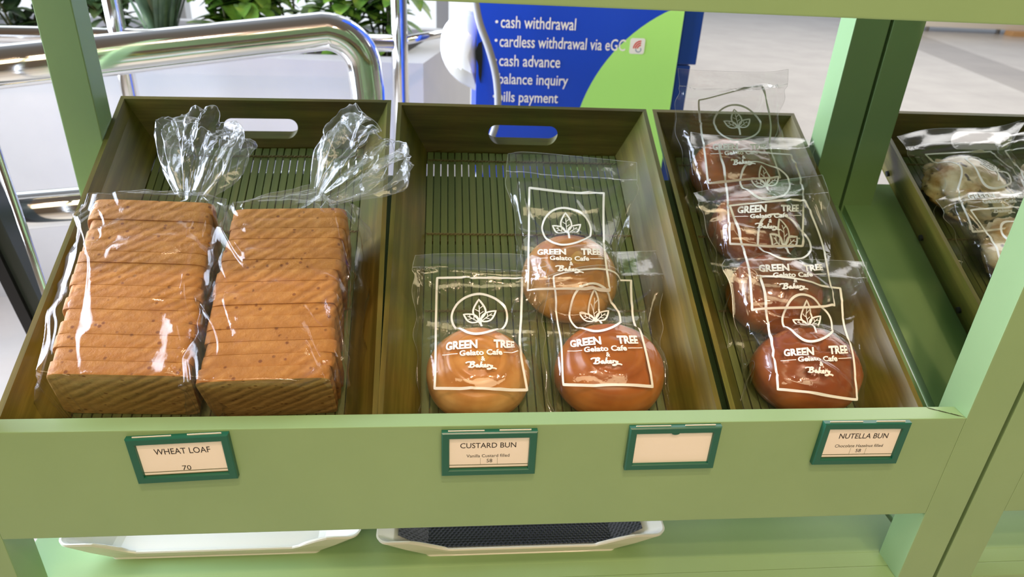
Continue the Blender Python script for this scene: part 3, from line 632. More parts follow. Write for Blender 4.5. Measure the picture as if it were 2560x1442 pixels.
lay_stroke([(0.105*FW, 0.674*FH), (0.292*FW, 0.674*FH)], 0.0009); lay_stroke([(0.762*FW, 0.674*FH), (0.955*FW, 0.674*FH)], 0.0009)
lay_text('&', 0.545, 0.728, 0.0040, 0.0058, 0.03)
# "Bakery" in a brush script
def script(strokes, x0, y0, k, wd):
    for st in strokes:
        # round the corners a little
        p = np.array(st, float); q = [p[0]]
        for a_, b_ in zip(p[:-1], p[1:]): q += [a_*0.75+b_*0.25, a_*0.25+b_*0.75]
        q.append(p[-1]); lay_stroke([(x0+x*k, y0-y*k) for x, y in q], wd)
script([[(-1.6, 3.0), (-1.2, 3.7), (0.2, 3.9), (2.2, 3.6)], [(1.0, 3.6), (0.7, 2.0), (0.2, 0.0)], [(0.9, 3.5), (2.0, 4.1), (2.8, 3.5), (2.1, 2.6), (0.9, 2.2), (2.2, 2.1), (2.6, 1.2), (1.6, 0.2), (0.2, 0.2), (-0.6, 0.6)],
        [(4.5, 1.9), (3.7, 1.9), (3.2, 1.0), (3.5, 0.2), (4.1, 0.6), (4.6, 1.8), (4.4, 0.5), (4.9, 0.2), (5.4, 0.8)], [(6.2, 4.0), (5.7, 2.2), (5.3, 0.1)], [(6.8, 2.0), (5.8, 1.1), (6.5, 0.3), (7.2, 0.4)],
        [(7.0, 0.9), (8.0, 1.3), (8.1, 1.9), (7.4, 1.8), (7.2, 0.8), (7.8, 0.2), (8.5, 0.6)], [(8.7, 1.9), (9.1, 1.8), (8.8, 0.2)], [(8.9, 1.0), (9.4, 1.8), (9.9, 1.7)],
        [(10.2, 1.9), (10.2, 0.8), (10.8, 0.6), (11.4, 1.9), (10.9, 0.2), (9.9, -1.2), (8.0, -1.0), (9.6, -0.5), (12.0, -0.2), (13.2, -0.9)]], 0.405*FW, 0.810*FH, 0.00195, 0.0017)
_V = []; _F = []
for v_, f_ in LAY:
    b_ = sum(len(q) for q in _V); _V.append(v_); _F += [tuple(b_+i for i in f) for f in f_]
LAYV = np.concatenate(_V); LAYF = _F

def bag(key, label, buns, seed, group, amp=1.0, NU=36, NVV=22):
    rng = np.random.default_rng(seed); P = np.array(BAGS[key])            # 7 x 4 x (X, s, n)
    U = np.linspace(0, 3, 3*NU+1); V = np.linspace(0, 6, 6*NVV+1)
    G = crspline(crspline(P, V, 0), U, 1)
    uu, vv = np.meshgrid(U, V); um = uu*0.05; vm = vv*0.035
    edge = np.clip(np.minimum(uu, 3-uu)/0.35, 0, 1)*np.clip(np.minimum(vv, 6-vv)/0.35, 0, 1)
    d = np.zeros_like(uu)
    # long soft folds running from the corners and sides towards the bun
    for q in range(34):
        side = rng.integers(0, 4); a = np.array([rng.choice([rng.uniform(0, 0.045), rng.uniform(0.105, 0.15)]) if side < 3 else rng.uniform(0.02, 0.13), rng.uniform(0.03, 0.205)])
        tgt = np.array([0.075+rng.normal(0, 0.02), 0.135+rng.normal(0, 0.035)]); dr = tgt-a; L = np.linalg.norm(dr); dr = dr/max(L, 1e-4)
        an = rng.normal(0, 0.45); dr = np.array([dr[0]*math.cos(an)-dr[1]*math.sin(an), dr[0]*math.sin(an)+dr[1]*math.cos(an)]); L = rng.uniform(0.02, 0.06)
        x = um-a[0]; y = vm-a[1]; t = x*dr[0]+y*dr[1]; s_ = -x*dr[1]+y*dr[0]; wd = rng.uniform(0.0018, 0.0050)*(0.6+t/L*0.8).clip(0.3, 2)
        prof = np.clip(1-np.abs(s_)/wd, 0, 1)**1.3*np.clip(t/0.006, 0, 1)*np.clip((L-t)/(L*0.6), 0, 1)
        d += rng.choice([-1, 1], p=[0.35, 0.65])*rng.uniform(0.0016, 0.0042)*prof
    d += 0.0011*np.sin(um*rng.uniform(90, 140)+vm*60+rng.uniform(0, 6))*np.sin(vm*rng.uniform(50, 90)+1.3)
    # puckers under the seal and stiff ripples along the header
    puck = np.exp(-((vv-1.15)/0.35)**2)*(vv > 1.0)
    d += puck*0.0013*np.abs(np.sin(um*260+3*np.sin(um*70+seed)))
    d += np.clip(1-vv, 0, 1)*0.0022*np.sin(um*95+seed)
    G = G.copy(); G[..., 2] += amp*d*edge
    # sag and pinch of the side edges
    pin = (1-np.clip(np.minimum(uu, 3-uu)/0.4, 0, 1)); G[..., 0] += pin*0.0022*np.sin(vm*150+seed)*np.where(uu < 1.5, 1, -1)*np.clip(vv-1, 0, 1)
    front = G.copy()
    own = BUNS.get(key)
    for bk in buns:
        X, s, rx, ry, H, n0 = BUNS[bk]
        rho = np.hypot((front[..., 0]-X)/(rx*1.05), (front[..., 1]-s)/(ry*1.05)); top = n0+H*1.02*bun_top(rho)+0.0022
        front[..., 2] = np.where(rho < 1.0, np.maximum(front[..., 2], top), front[..., 2])
    sm = np.clip((vv-2.2)/0.9, 0, 1); sm = sm*sm*(3-2*sm); dome = np.maximum(front[..., 2]-0.0116, 0)
    e2 = np.clip(np.minimum(uu, 3-uu)/0.30, 0, 1)*np.clip((6-vv)/0.3, 0, 1)
    back = front.copy(); back[..., 2] = front[..., 2]-(dome*sm+0.0016*(1-sm))*e2
    back = back[::3, ::3]
    c = np.array([P[..., 0].mean(), P[..., 1].mean(), 0.0])
    t = thing('bun_bag', label, 'bag', slope(*c), (TH, 0, 0), group)
    nv, nu = front.shape[:2]; bv, bu = back.shape[:2]
    F = [(i*nu+j, (i+1)*nu+j, (i+1)*nu+j+1, i*nu+j+1) for i in range(nv-1) for j in range(nu-1)]
    o_ = nv*nu; F += [(o_+i*bu+j, o_+i*bu+j+1, o_+(i+1)*bu+j+1, o_+(i+1)*bu+j) for i in range(bv-1) for j in range(bu-1)]
    film = mesh_obj('clear_film', np.concatenate([front.reshape(-1, 3), back.reshape(-1, 3)])-c, F, M['film'], t, smooth=True)
    # printed mark, riding on the front film
    def surf(U_, V_, off=0.0006):
        fu = np.clip(U_/3*(nu-1), 0, nu-1.001); fv = np.clip(V_/6*(nv-1), 0, nv-1.001); i = fv.astype(int); j = fu.astype(int)
        a = (fv-i)[:, None]; b = (fu-j)[:, None]
        p = front[i, j]*(1-a)*(1-b)+front[i+1, j]*a*(1-b)+front[i, j+1]*(1-a)*b+front[i+1, j+1]*a*b
        p = p.copy(); p[:, 2] += off*0.9; p[:, 1] -= off*0.45; return p
    pv = surf(1+LAYV[:, 0]/FW, np.interp(LAYV[:, 1]/FH, [-0.05, 0, 0.345, 0.61, 1, 1.05], [1.85, 2, 3, 4, 5, 5.1]))
    mesh_obj('printed_mark', pv-c, LAYF, M['print'], film)
    # heat seal and the folded edges
    vs = []; fs = []
    def strip(Ua, Va, Ub, Vb, n, off=0.0005):
        k = np.linspace(0, 1, n); a = surf(Ua+k*0 if np.isscalar(Ua) else Ua, Va+k*0 if np.isscalar(Va) else Va, off); b = surf(Ub+k*0 if np.isscalar(Ub) else Ub, Vb+k*0 if np.isscalar(Vb) else Vb, off)
        o2 = sum(len(x) for x in vs); vs.append(a); vs.append(b); fs.extend((o2+i, o2+i+1, o2+n+i+1, o2+n+i) for i in range(n-1))
    k = np.linspace(0, 3, 120); strip(k, 1.0+0*k, k, 1.055+0*k, 120)
    k = np.linspace(0.0, 6, 200); strip(0.0+0*k, k, 0.016+0*k, k, 200); strip(2.984+0*k, k, 3.0+0*k, k, 200)
    k = np.linspace(0, 3, 120); strip(k, 0*k, k, 0.02+0*k, 120)
    mesh_obj('heat_seal', np.concatenate(vs)-c, fs, M['film_edge'], film)
    return t
gB = 'printed clear bags of buns'
bag('C', 'printed clear bag standing behind the other two in the middle tray', ['C'], 13, gB)
bag('A', 'printed clear bag at the front left of the middle tray, round a golden bun', ['A', 'C'], 11, gB)
bag('B', 'printed clear bag at the front right of the middle tray, over a browner bun', ['B', 'C'], 12, gB)
bag('N4', 'printed clear bag leaning upright against the back of the narrow tray', ['N4'], 24, gB)
bag('N3', 'printed clear bag third from the front in the narrow tray', ['N3', 'N4'], 23, gB)
bag('N2', 'printed clear bag second from the front in the narrow tray', ['N2', 'N3'], 22, gB)
bag('N1', 'printed clear bag nearest the front in the narrow tray, over a dark bun', ['N1', 'N2'], 21, gB)
gU = 'printed clear bags of cookies'
bag('U1', 'printed clear bag of cookies lying rearmost by the hand slot of the right-hand tray', ['U1'], 31, gU)
bag('U4', 'printed clear cookie bag cut off by the right edge of the photo', ['U4'], 34, gU)
bag('U2', 'printed clear cookie bag in front, half hidden by the mint green post', ['U2', 'U1'], 32, gU)
# ------------------------------------------------------------------ sliced wheat loaves
def loaf(label, X0, s0, X1, s1, wb, wt, H, lean_y, lean_x, seed, yz, n0=0.0122):
    """X0,s0 -> X1,s1: the foot of the loaf's axis, front to back"""
    rng = random.Random(seed); d = Vector((X1-X0, s1-s0)); L = d.length; yaw = math.atan2(-d.x, d.y)
    t = thing('wheat_loaf', label, 'bread', slope(X0, s0, n0)); shx = (math.tan(-yaw)-math.tan(-yz))*1.0
    t.rotation_euler = (Matrix.Rotation(TH, 3, 'X') @ Matrix.Rotation(yz, 3, 'Z')).to_euler(); L = L*math.cos(yaw-yz)
    t['group'] = 'sliced wheat loaves'
    n = 15; th = L/n
    for i in range(n):
        jx = rng.uniform(-0.0024, 0.0024); jz = rng.uniform(-0.0008, 0.0008); sc = 1+rng.uniform(-0.012, 0.012)
        out = []; m = 88
        for k in range(m):
            a = 2*PI*k/m; c_, s_ = math.cos(a), math.sin(a)
            e = 0.16                       # superellipse with tight corners
            x = math.copysign(abs(c_)**e, c_); z = math.copysign(abs(s_)**e, s_)
            z01 = (z+1)/2; w_ = (wb+(wt-wb)*z01)/2*sc
            q = 1+0.006*noise.noise(Vector((c_*3+i*5.1, s_*3, seed)))
            out.append((x*w_*q+jx, z01*(H+jz)*q))
        vs = []; fs = []
        lays = [(0.0, 0.975), (0.0, 0.9945), (0.02, 0.9985), (0.5, 1.0), (0.98, 0.9985), (1.0, 0.9945), (1.0, 0.975)]
        for (f, k_) in lays:
            for (x, z) in out:
                zz = H/2+(z-H/2)*k_; xx = x*k_; y = i*th+f*th
                vs.append((xx+lean_x*zz+shx*y, y-lean_y*zz, max(zz, 0.0)))
        for a in range(len(lays)-1):
            for k in range(m): fs.append((a*m+k, a*m+(k+1) % m, (a+1)*m+(k+1) % m, (a+1)*m+k))
        fs.append(tuple(range(m))[::-1]); fs.append(tuple((len(lays)-1)*m+k for k in range(m)))
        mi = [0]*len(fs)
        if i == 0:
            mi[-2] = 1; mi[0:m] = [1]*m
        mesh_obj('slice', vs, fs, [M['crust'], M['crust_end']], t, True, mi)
    return t, L, yaw
def loaf_bag(label, X0, s0, X1, s1, wb, wt, H, lean_y, lean_x, seed, yz, neck, fend, rw, rt, folds, n0=0.0122):
    d = Vector((X1-X0, s1-s0)); L = d.length; yaw = math.atan2(-d.x, d.y); rng = random.Random(seed)
    t = thing('bread_bag', label, 'bag', slope(X0, s0, n0)); t['group'] = 'clear bread bags'
    shx = math.tan(-yaw)-math.tan(-yz); L = L*math.cos(yaw-yz); Rl = Matrix.Rotation(yz, 3, 'Z'); t.rotation_euler = (Matrix.Rotation(TH, 3, 'X') @ Rl).to_euler()
    def loc(p):  # slope coordinates -> local
        return Rl.transposed() @ Vector((p[0]-X0, p[1]-s0, p[2]-n0))
    m = 300; rings = []
    fl_ = [(loc((a[0], a[1], 0.118)), loc((b[0], b[1], 0.118)), rng.uniform(0.0040, 0.0070), rng.uniform(0.70, 0.95)) for a, b in folds]
    def full(y, mg, z1=None, top=1.0):
        r_ = []
        for k in range(m):
            a = 2*PI*k/m; c_, s_ = math.cos(a), math.sin(a); e = 0.26
            x = math.copysign(abs(c_)**e, c_); z01 = (math.copysign(abs(s_)**e, s_)+1)/2
            w_ = (wb+(wt-wb)*z01)/2+mg; bulge = 0.014*(1-(2*z01-0.55)**2)
            xx = x*(w_+max(0, bulge)*1.0); zz = -0.0004+z01*(H+0.0040)*top
            r_.append(Vector((xx+lean_x*zz+shx*y, y-lean_y*zz, zz)))
        return r_
    def wrinkle(r_, g, y):
        o = []
        cen = sum(r_, Vector())/len(r_)
        for k, p in enumerate(r_):
            q = p-cen; q.y = 0
            ln = q.length; q = q/ln if ln > 1e-6 else Vector((0, 0, 1))
            v = Vector((p.x*22+p.y*8, p.y*6-p.x*3, p.z*22))+Vector((seed*7.3, 0, 0))
            a = abs(noise.noise(v)); b = abs(noise.noise(v*2.3+Vector((3, 1, 2))))
            dd = 0.0075*max(0, 1-a/0.24)+0.0030*max(0, 1-b/0.20)+0.0016*noise.noise(v*0.6)
            zfac = 1.0 if p.z > 0.006 else 0.0
            # sharp folds over the top, steep on their left flank
            if p.z > H*0.85:
                for (a_, b_, wd, sl) in fl_:
                    dx, dy = b_.x-a_.x, b_.y-a_.y; ll = math.hypot(dx, dy); tx, ty = dx/ll, dy/ll; px, py = p.x-a_.x, p.y-a_.y
                    al = px*tx+py*ty; ac = px*ty-py*tx
                    if ty > 0: ac = -ac
                    if -0.006 < al < ll+0.006:
                        taper = min(1, (al+0.006)/0.014, (ll+0.006-al)/0.014)*(0.75+0.35*math.sin(al*190+wd*9000)); w_ = wd*taper
                        if w_ > 1e-5:
                            hh = max(0.0, (1+ac/w_) if ac < 0 else (1-ac/(w_*2.4))); dd += hh*w_*sl
            o.append(p+q*dd*g*zfac)
        return o
    # flat seam at the front foot, then the front face
    f0 = full(-0.0045, 0.008); seam = [Vector((p.x*1.02, -0.019+0.002*math.sin(k*0.7), 0.0009+0.0012*(p.z/H))) for k, p in enumerate(f0)]
    for k in range(7):
        f = k/6; rings.append([s_.lerp(p, f) for s_, p in zip(seam, f0)])
    for k in range(1, 121): rings.append(wrinkle(full(-0.0045+(L+0.011)*k/120, 0.008), 1.0, k))
    last = rings[-1]
    pn = loc(neck); pf = loc(fend); dr = (pf-pn).normalized(); e1 = dr.cross(Vector((0, 0, 1))).normalized(); e2 = e1.cross(dr)
    def ring(c, ra, rb, pl, ph):
        o = []
        for k in range(m):
            a = 2*PI*k/m; q = 1+pl*(0.30*math.sin(5*a+ph)+0.26*math.sin(9*a+1.3*ph+1)+0.16*math.sin(17*a-ph))
            o.append(c+e1*(ra*math.cos(a)*q)+e2*(rb*math.sin(a)*q))
        return o
    n0r = ring(pn, 0.015, 0.012, 0.55, seed)
    for k in range(1, 11):
        f = k/10; g = f*f*(3-2*f); mid = [p.lerp(q, g) for p, q in zip(last, n0r)]
        amp = 0.006*math.sin(PI*f)
        rings.append([p+Vector((noise.noise(p*48+Vector((seed, 0, 0))), 0.4*noise.noise(p*48+Vector((0, 9, 0))), noise.noise(p*48+Vector((0, 0, 5)))))*amp for p in mid])
    nf = 34
    for k in range(1, nf+1):
        f = k/nf; c = pn.lerp(pf, f)+e2*0.006*math.sin(PI*f); g = 1-(1-min(1, f*1.25))**2
        g2 = g if f < 0.8 else g*(1-0.25*((f-0.8)/0.2)**2)
        r_ = ring(c, 0.015+(rw-0.015)*g2, 0.012+(rt-0.012)*g2, 0.55+0.25*f, seed+2.2*f)
        o = []
        for i, p in enumerate(r_):
            v = p*34+Vector((seed*3.3, 1, 7)); rg = Vector((noise.noise(v), noise.noise(v+Vector((11, 0, 0))), noise.noise(v+Vector((0, 17, 0)))))
            fine = p*80+Vector((seed, 0, 0)); fr = abs(noise.noise(fine))
            p = p+rg*0.011*f+e2*(0.004*math.exp(-(fr/0.12)**2)*f)
            if k > nf-5: p = p+dr*(0.011*noise.noise(Vector((math.cos(2*PI*i/m)*2.2, math.sin(2*PI*i/m)*2.2, seed)))*(k-nf+5)/5)
            o.append(p)
        rings.append(o)
    # never below the tray's slats or through the loaf's table
    V = [Vector((p.x, p.y, max(p.z, -0.0006))) for r_ in rings for p in r_]; F = []
    for i in range(len(rings)-1):
        for k in range(m): F.append((i*m+k, i*m+(k+1) % m, (i+1)*m+(k+1) % m, (i+1)*m+k))
    nb = (7+120)*m; mesh_obj('clear_film', V, F, [M['film_loaf'], M['film_neck']], t, True, [0 if i < nb else 1 for i in range(len(F))])
    # bright folded hem at the open mouth
    h = MB(); e_ = rings[-1]; h.tube([e_[k] for k in range(0, m, 2)]+[e_[0]], 0.0004, 5, caps=False); h.build('open_hem', M['film_edge'], t)
    return t
FOLDS_A = [[(-0.269, 0.285), (-0.283, 0.23)], [(-0.27, 0.225), (-0.297, 0.12)], [(-0.245, 0.129), (-0.255, 0.098)], [(-0.297, 0.257), (-0.313, 0.209)], [(-0.336, 0.250), (-0.338, 0.190)], [(-0.347, 0.273), (-0.353, 0.229)], [(-0.334, 0.302), (-0.339, 0.251)], [(-0.298, 0.116), (-0.307, 0.095)], [(-0.268, 0.199), (-0.284, 0.17)], [(-0.304, 0.23), (-0.305, 0.199)]]
FOLDS_B = [[(-0.216, 0.283), (-0.187, 0.231)], [(-0.202, 0.286), (-0.173, 0.21)], [(-0.164, 0.264), (-0.166, 0.205)], [(-0.171, 0.2), (-0.148, 0.137)], [(-0.157, 0.17), (-0.134, 0.11)], [(-0.191, 0.275), (-0.173, 0.242)], [(-0.109, 0.276), (-0.103, 0.161)], [(-0.238, 0.252), (-0.232, 0.142)], [(-0.227, 0.298), (-0.208, 0.31)]]
LA = (-0.3190, 0.1055, -0.3400, 0.3230, 0.1360, 0.1290, 0.1005, 0.10, 0.22, 3, -0.03)
LB = (-0.1735, 0.1020, -0.1800, 0.3180, 0.1260, 0.1240, 0.0985, 0.13, 0.05, 8, 0.035)
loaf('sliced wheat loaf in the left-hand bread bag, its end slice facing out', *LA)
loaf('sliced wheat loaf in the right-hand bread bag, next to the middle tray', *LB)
loaf_bag('clear bread bag at far left, its gathered neck standing straight up', *LA, (-0.296, 0.350, 0.080), (-0.284, 0.446, 0.106), 0.043, 0.024, FOLDS_A)
loaf_bag('clear bread bag whose twisted neck leans over to the right', *LB, (-0.146, 0.352, 0.082), (-0.074, 0.422, 0.112), 0.054, 0.026, FOLDS_B)

# ------------------------------------------------------------------ white trays on the lower shelf
def dish(label, xc, y0, wb, wt, h, depth, mat_in):
    """front edge at y0; flared ends; the front wall is cut low between two shoulders"""
    Z = -0.238
    t = thing('serving_tray', label, 'serving tray', (xc, y0+depth/2, Z), group='white serving trays on the lower shelf')
    nseg = 48; rows = []
    def topz(u):      # rim height along the front, u -1..1
        a = abs(u); return h if a > 0.80 else (0.0125 if a < 0.62 else 0.0125+(h-0.0125)*(0.5-0.5*math.cos(PI*(a-0.62)/0.18)))
    m = MB(); th = 0.0042
    # outline in plan: rounded rectangle, base and rim; walls lofted between
    def rr(wx, wy, rad, n=10):
        o = []
        for (sx_, sy_, a0) in ((1, -1, -PI/2), (1, 1, 0), (-1, 1, PI/2), (-1, -1, PI)):
            for k in range(n+1):
                a = a0+PI/2*k/n; o.append(((wx-rad)*sx_+rad*math.cos(a), (wy-rad)*sy_+rad*math.sin(a)))
        # extra points on the long sides
        q = []
        for (p, r_) in zip(o, o[1:]+o[:1]):
            d = math.dist(p, r_); k = max(1, int(d/0.006))
            if k > 2: q += [(p[0]+(r_[0]-p[0])*i/k, p[1]+(r_[1]-p[1])*i/k) for i in range(k)]
            else: q.append(p)
        return q
    rim = rr(wt/2, depth/2+0.006, 0.012)
    def ringat(f, ins, zoff=0.0):
        o = []
        for (x, y) in rim:
            tz = topz(x/(wt/2)) if abs(y) > depth/2-0.002 else h
            z = f*tz; g = z/h
            bx = x*(wb/wt)+(x-x*(wb/wt))*g; by = y*(depth/2-0.004)/(depth/2+0.006)+(y-y*(depth/2-0.004)/(depth/2+0.006))*g
            k = 1-ins/max(math.hypot(bx, by), 1e-6); o.append((bx-math.copysign(min(ins, abs(bx)), bx)*(1 if abs(bx) > wb/2-0.02 else 0), by-math.copysign(min(ins, abs(by)), by)*(1 if abs(y) > depth/2-0.006 else 0), z+zoff))
        return o
    R = [ringat(0.0, 0), ringat(0.06, -0.0012), ringat(0.5, 0), ringat(0.95, 0), ringat(1.0, 0.0012, 0.0006), ringat(1.0, th-0.0012, 0.0006), ringat(0.95, th), ringat(0.5, th), ringat(0.12, th, 0.002), ringat(0.0, th+0.003, 0.0035)]
    n = len(rim); vs = [p for r_ in R for p in r_]; fs = []
    for i in range(len(R)-1):
        for k in range(n): fs.append((i*n+k, i*n+(k+1) % n, (i+1)*n+(k+1) % n, (i+1)*n+k))
    fs.append(tuple(range(n))[::-1]); fs.append(tuple((len(R)-1)*n+k for k in range(n)))
    m.add(vs, fs); m.build('tray_body', M['melamine'], t, smooth=False)
    return t
dish('empty white serving tray at left under the front board', -0.2560, 0.060, 0.232, 0.326, 0.0330, 0.24, None)
dish('white serving tray with a black woven mat, under the middle of the front board', 0.0890, 0.050, 0.226, 0.334, 0.0330, 0.24, None)
# woven mat lining the second tray, curling up its flared ends
vs = []; fs = []; nx, ny = 300, 170
for j in range(ny+1):
    for i in range(nx+1):
        x = -0.142+0.284*i/nx; y = 0.062+0.215*j/ny
        up = max(0, abs(x)-0.108); z = 0.0048+up*0.62
        cxi = x/0.0052; cyi = y/0.0036; row = math.floor(cyi); ph = cxi+0.5*(row % 2)
        hgt = 0.0010*(abs(math.sin(PI*ph)))**0.7*(abs(math.sin(PI*cyi)))**0.7
        vs.append((x, y, z+hgt))
for j in range(ny):
    for i in range(nx): a = j*(nx+1)+i; fs.append((a, a+1, a+nx+2, a+nx+1))
o = mesh_obj('woven_mat', [(v[0], v[1]-0.17, v[2]) for v in vs], fs, M['weave'], None, smooth=True, loc=(0.0890, 0.17, -0.2380))
tag(o, 'black woven mat lining the white serving tray', 'mat')

# ------------------------------------------------------------------ chrome railings behind the shelf
t = thing('handrail', 'thick polished steel tube handrail bending down behind the wooden trays', 'railing', (-0.5, 0.85, ZF)); T = Vector(t.location)
A = Vector((-1.5, 0.47, 0.082)); B = Vector((-0.2370, 0.938, 0.2045)); Cc = Vector((-0.2350, 0.940, 0.132))
pts = [A.lerp(B, k/12) for k in range(13)]
E1 = Vector((0.0735, 0.012, 0)); E2 = Vector((0, 0, 0.0725))
pts += [Vector((-0.2370, 0.938, 0.132))+E1*math.sin(PI/2*k/12)+E2*math.cos(PI/2*k/12) for k in range(1, 13)]
end = pts[-1]; low = -0.1035
pts += [end+Vector((0.004, 0, -0.04*k)) for k in range(1, 5)]
e2 = pts[-1]; ce = Vector((e2.x-0.0735, e2.y-0.012, e2.z))
pts += [ce+E1*math.cos(PI/2*k/12)+Vector((0, 0, -0.0725))*math.sin(PI/2*k/12) for k in range(1, 13)]
e3 = pts[-1]; Lw = Vector((-1.5, 0.50, -0.100)); pts += [e3.lerp(Lw, k/12) for k in range(1, 13)]
m = MB(); m.tube([p-T for p in pts], 0.0352, 32); m.build('bent_tube', M['chrome'], t, smooth=True)
for X in (-0.33, -1.3):
    f = (X-(-1.5))/(e3.x+1.5); p = Lw.lerp(e3, f); m = MB(); m.tube([Vector((p.x, p.y, p.z-0.03))-T, Vector((p.x, p.y, ZF))-T], 0.024, 20); m.build('leg', M['chrome'], t, smooth=True)
t = thing('slim_railing', 'slim polished steel post and rail in front of the planter', 'railing', (-0.5, 1.6, ZF)); T = Vector(t.location)
for X in (-0.1335, -0.9000, -1.80):
    m = MB(); m.tube([Vector((X, 1.6, ZF))-T, Vector((X, 1.6, 0.95))-T], 0.0235, 24); m.build('post', M['chrome'], t, smooth=True)
m = MB(); m.tube([Vector((-2.6, 1.6, 0.052))-T, Vector((-0.149, 1.6, 0.0835))-T], 0.0235, 24); m.build('rail', M['chrome'], t, smooth=True)
m = MB(); m.tube([Vector((-0.118, 1.6, 0.092))-T, Vector((0.02, 1.72, 0.106))-T], 0.012, 20); m.build('short_rail', M['chrome'], t, smooth=True)
m = MB(); m.tube([(0, 0, 0), (-0.026, 0, 0.65), (-0.0522, 0, 1.30)], 0.0062, 16)
o = m.build('steel_rod', M['chrome'], None, smooth=True, loc=(-0.6233, 0.55, ZF)); tag(o, 'thin upright steel rod between the left post and the dark leg', 'rod')
t = thing('dark_post', 'dark grey post with a black edge leaning at far left', 'post', (-0.58, 0.62, ZF)); T = Vector(t.location)
def lean_bar(nm, xa, xb, ya, yb, mt):
    # right edge runs through (-0.730, -0.061) and (-0.7086, -0.2105)
    k = (0.0214/0.1495); vs = []
    for z in (ZF, 0.55):
        sh = -0.7300+(-0.061-z)*k
        for (x, y) in ((xa, ya), (xb, ya), (xb, yb), (xa, yb)): vs.append((sh+x-T.x, y-T.y, z-T.z))
    return mesh_obj(nm, vs, [(3, 2, 1, 0), (4, 5, 6, 7), (0, 1, 5, 4), (1, 2, 6, 5), (2, 3, 7, 6), (3, 0, 4, 7)], mt, t)
lean_bar('grey_face', -0.0235, 0.0, 0.62, 0.66, M['charcoal']); lean_bar('black_edge', -0.0430, -0.0235, 0.612, 0.66, M['black'])

# ------------------------------------------------------------------ planter and its plants
zt = -0.006; pl = thing('planter', 'long white planter box behind the railings', 'planter', (-1.6, 2.2, ZF)); T = Vector(pl.location)
def prism(mb, poly, z0, z1):
    n = len(poly); vs = [(x, y, z0) for x, y in poly]+[(x, y, z1) for x, y in poly]
    mb.add(vs, [tuple(range(n))[::-1], tuple(n+k for k in range(n))]+[(k, (k+1) % n, n+(k+1) % n, n+k) for k in range(n)])
outer = [(-4.0, 1.80), (-0.0735, 1.80), (0.105, 2.60), (-4.0, 2.60)]; inner = [(-3.94, 1.90), (-0.155, 1.90), (-0.02, 2.54), (-3.94, 2.54)]
m = MB(); n = 4
vs = [(x, y, ZF) for x, y in outer]+[(x, y, zt) for x, y in outer]+[(x, y, zt) for x, y in inner]+[(x, y, zt-0.09) for x, y in inner]
fs = []
for r_ in range(3):
    for k in range(4): fs.append((r_*4+k, r_*4+(k+1) % 4, (r_+1)*4+(k+1) % 4, (r_+1)*4+k))
fs.append((3, 2, 1, 0)); fs.append((12, 13, 14, 15))
m.add([Vector(v)-T for v in vs], fs); m.build('planter_box', M['planter'], pl)
m = MB(); prism(m, [(x-T.x, y-T.y) for x, y in [(-3.93, 1.91), (-0.16, 1.91), (-0.03, 2.53), (-3.93, 2.53)]], zt-0.10-T.z, zt-0.045-T.z); m.build('soil', M['soil'], pl)
def plant(label, x, y, h, kind, seed, nst=7, spread=0.16, lf=0.11, mt='leaf'):
    rng = random.Random(seed); z0 = zt-0.046
    t = thing('planter_shrub', label, 'plant', (x, y, z0), group='plants in the white planter'); st = MB(); fo = MB()
    def blade(p, d, L, wd, droop, nseg=6):
        d = d.normalized(); side = d.cross(Vector((0, 0, 1)))
        side = side.normalized() if side.length > 1e-3 else Vector((1, 0, 0))
        vs = []; q = p.copy(); dd = d.copy()
        for i in range(nseg+1):
            f = i/nseg; w_ = wd*math.sin(PI*min(0.98, 0.06+f*0.94))**0.8; up = side.cross(dd).normalized()
            vs += [q-side*w_+up*w_*0.25, q, q+side*w_+up*w_*0.25]; q = q+dd*L/nseg; dd = (dd+Vector((0, 0, -droop/nseg))).normalized()
        fs = []
        for i in range(nseg):
            for k in (0, 1): a = i*3+k; fs.append((a, a+1, a+4, a+3))
        fo.add(vs, fs)
    for s_ in range(nst):
        a = rng.uniform(0, 2*PI); r0 = rng.uniform(0, 0.03); tip = Vector((math.cos(a)*spread*rng.uniform(0.3, 1), math.sin(a)*spread*rng.uniform(0.3, 1), h*rng.uniform(0.6, 1.1)))
        b0 = Vector((math.cos(a)*r0, math.sin(a)*r0, 0))
        if kind == 'grass':
            for q in range(5):
                dv = Vector((math.cos(a+q)*0.35, math.sin(a+q)*0.35, 1.0)); blade(b0, dv, h*rng.uniform(0.8, 1.3), 0.007, 0.5, 8)
            continue
        pts = [b0.lerp(tip, k/6)+Vector((0, 0, 0.03*math.sin(PI*k/6))) for k in range(7)]; st.tube(pts, 0.004, 6)
        for k in range(1, 7):
            for q in range(3):
                an = rng.uniform(0, 2*PI); dv = Vector((math.cos(an), math.sin(an), rng.uniform(-0.3, 0.7))); blade(pts[k], dv, lf*rng.uniform(0.7, 1.25), lf*0.24*rng.uniform(0.8, 1.2), rng.uniform(0.3, 1.3))
    if kind != 'grass': st.build('stem', M['stem'], t, smooth=True)
    fo.build('foliage', M[mt], t, smooth=True)
plant('bushy dark leafed plant in the planter at the top left corner', -1.42, 2.10, 0.34, 'leaf', 1, 6, 0.20, 0.11, 'leaf_dark')
plant('low dark plant in the planter seen left of the left rear post', -1.62, 2.05, 0.30, 'leaf', 9, 5, 0.18, 0.10, 'leaf_dark')
plant('small leafy plant just right of the left rear post', -1.12, 2.12, 0.22, 'leaf', 2, 4, 0.12, 0.09, 'leaf_dark')
plant('spiky clump of grey green blades in the planter', -0.93, 2.00, 0.34, 'grass', 3, 9, 0.1, 0.1, 'leaf_grass')
plant('broad leafed yellow green plant right of the spiky clump', -0.72, 2.05, 0.30, 'leaf', 4, 7, 0.14, 0.13)
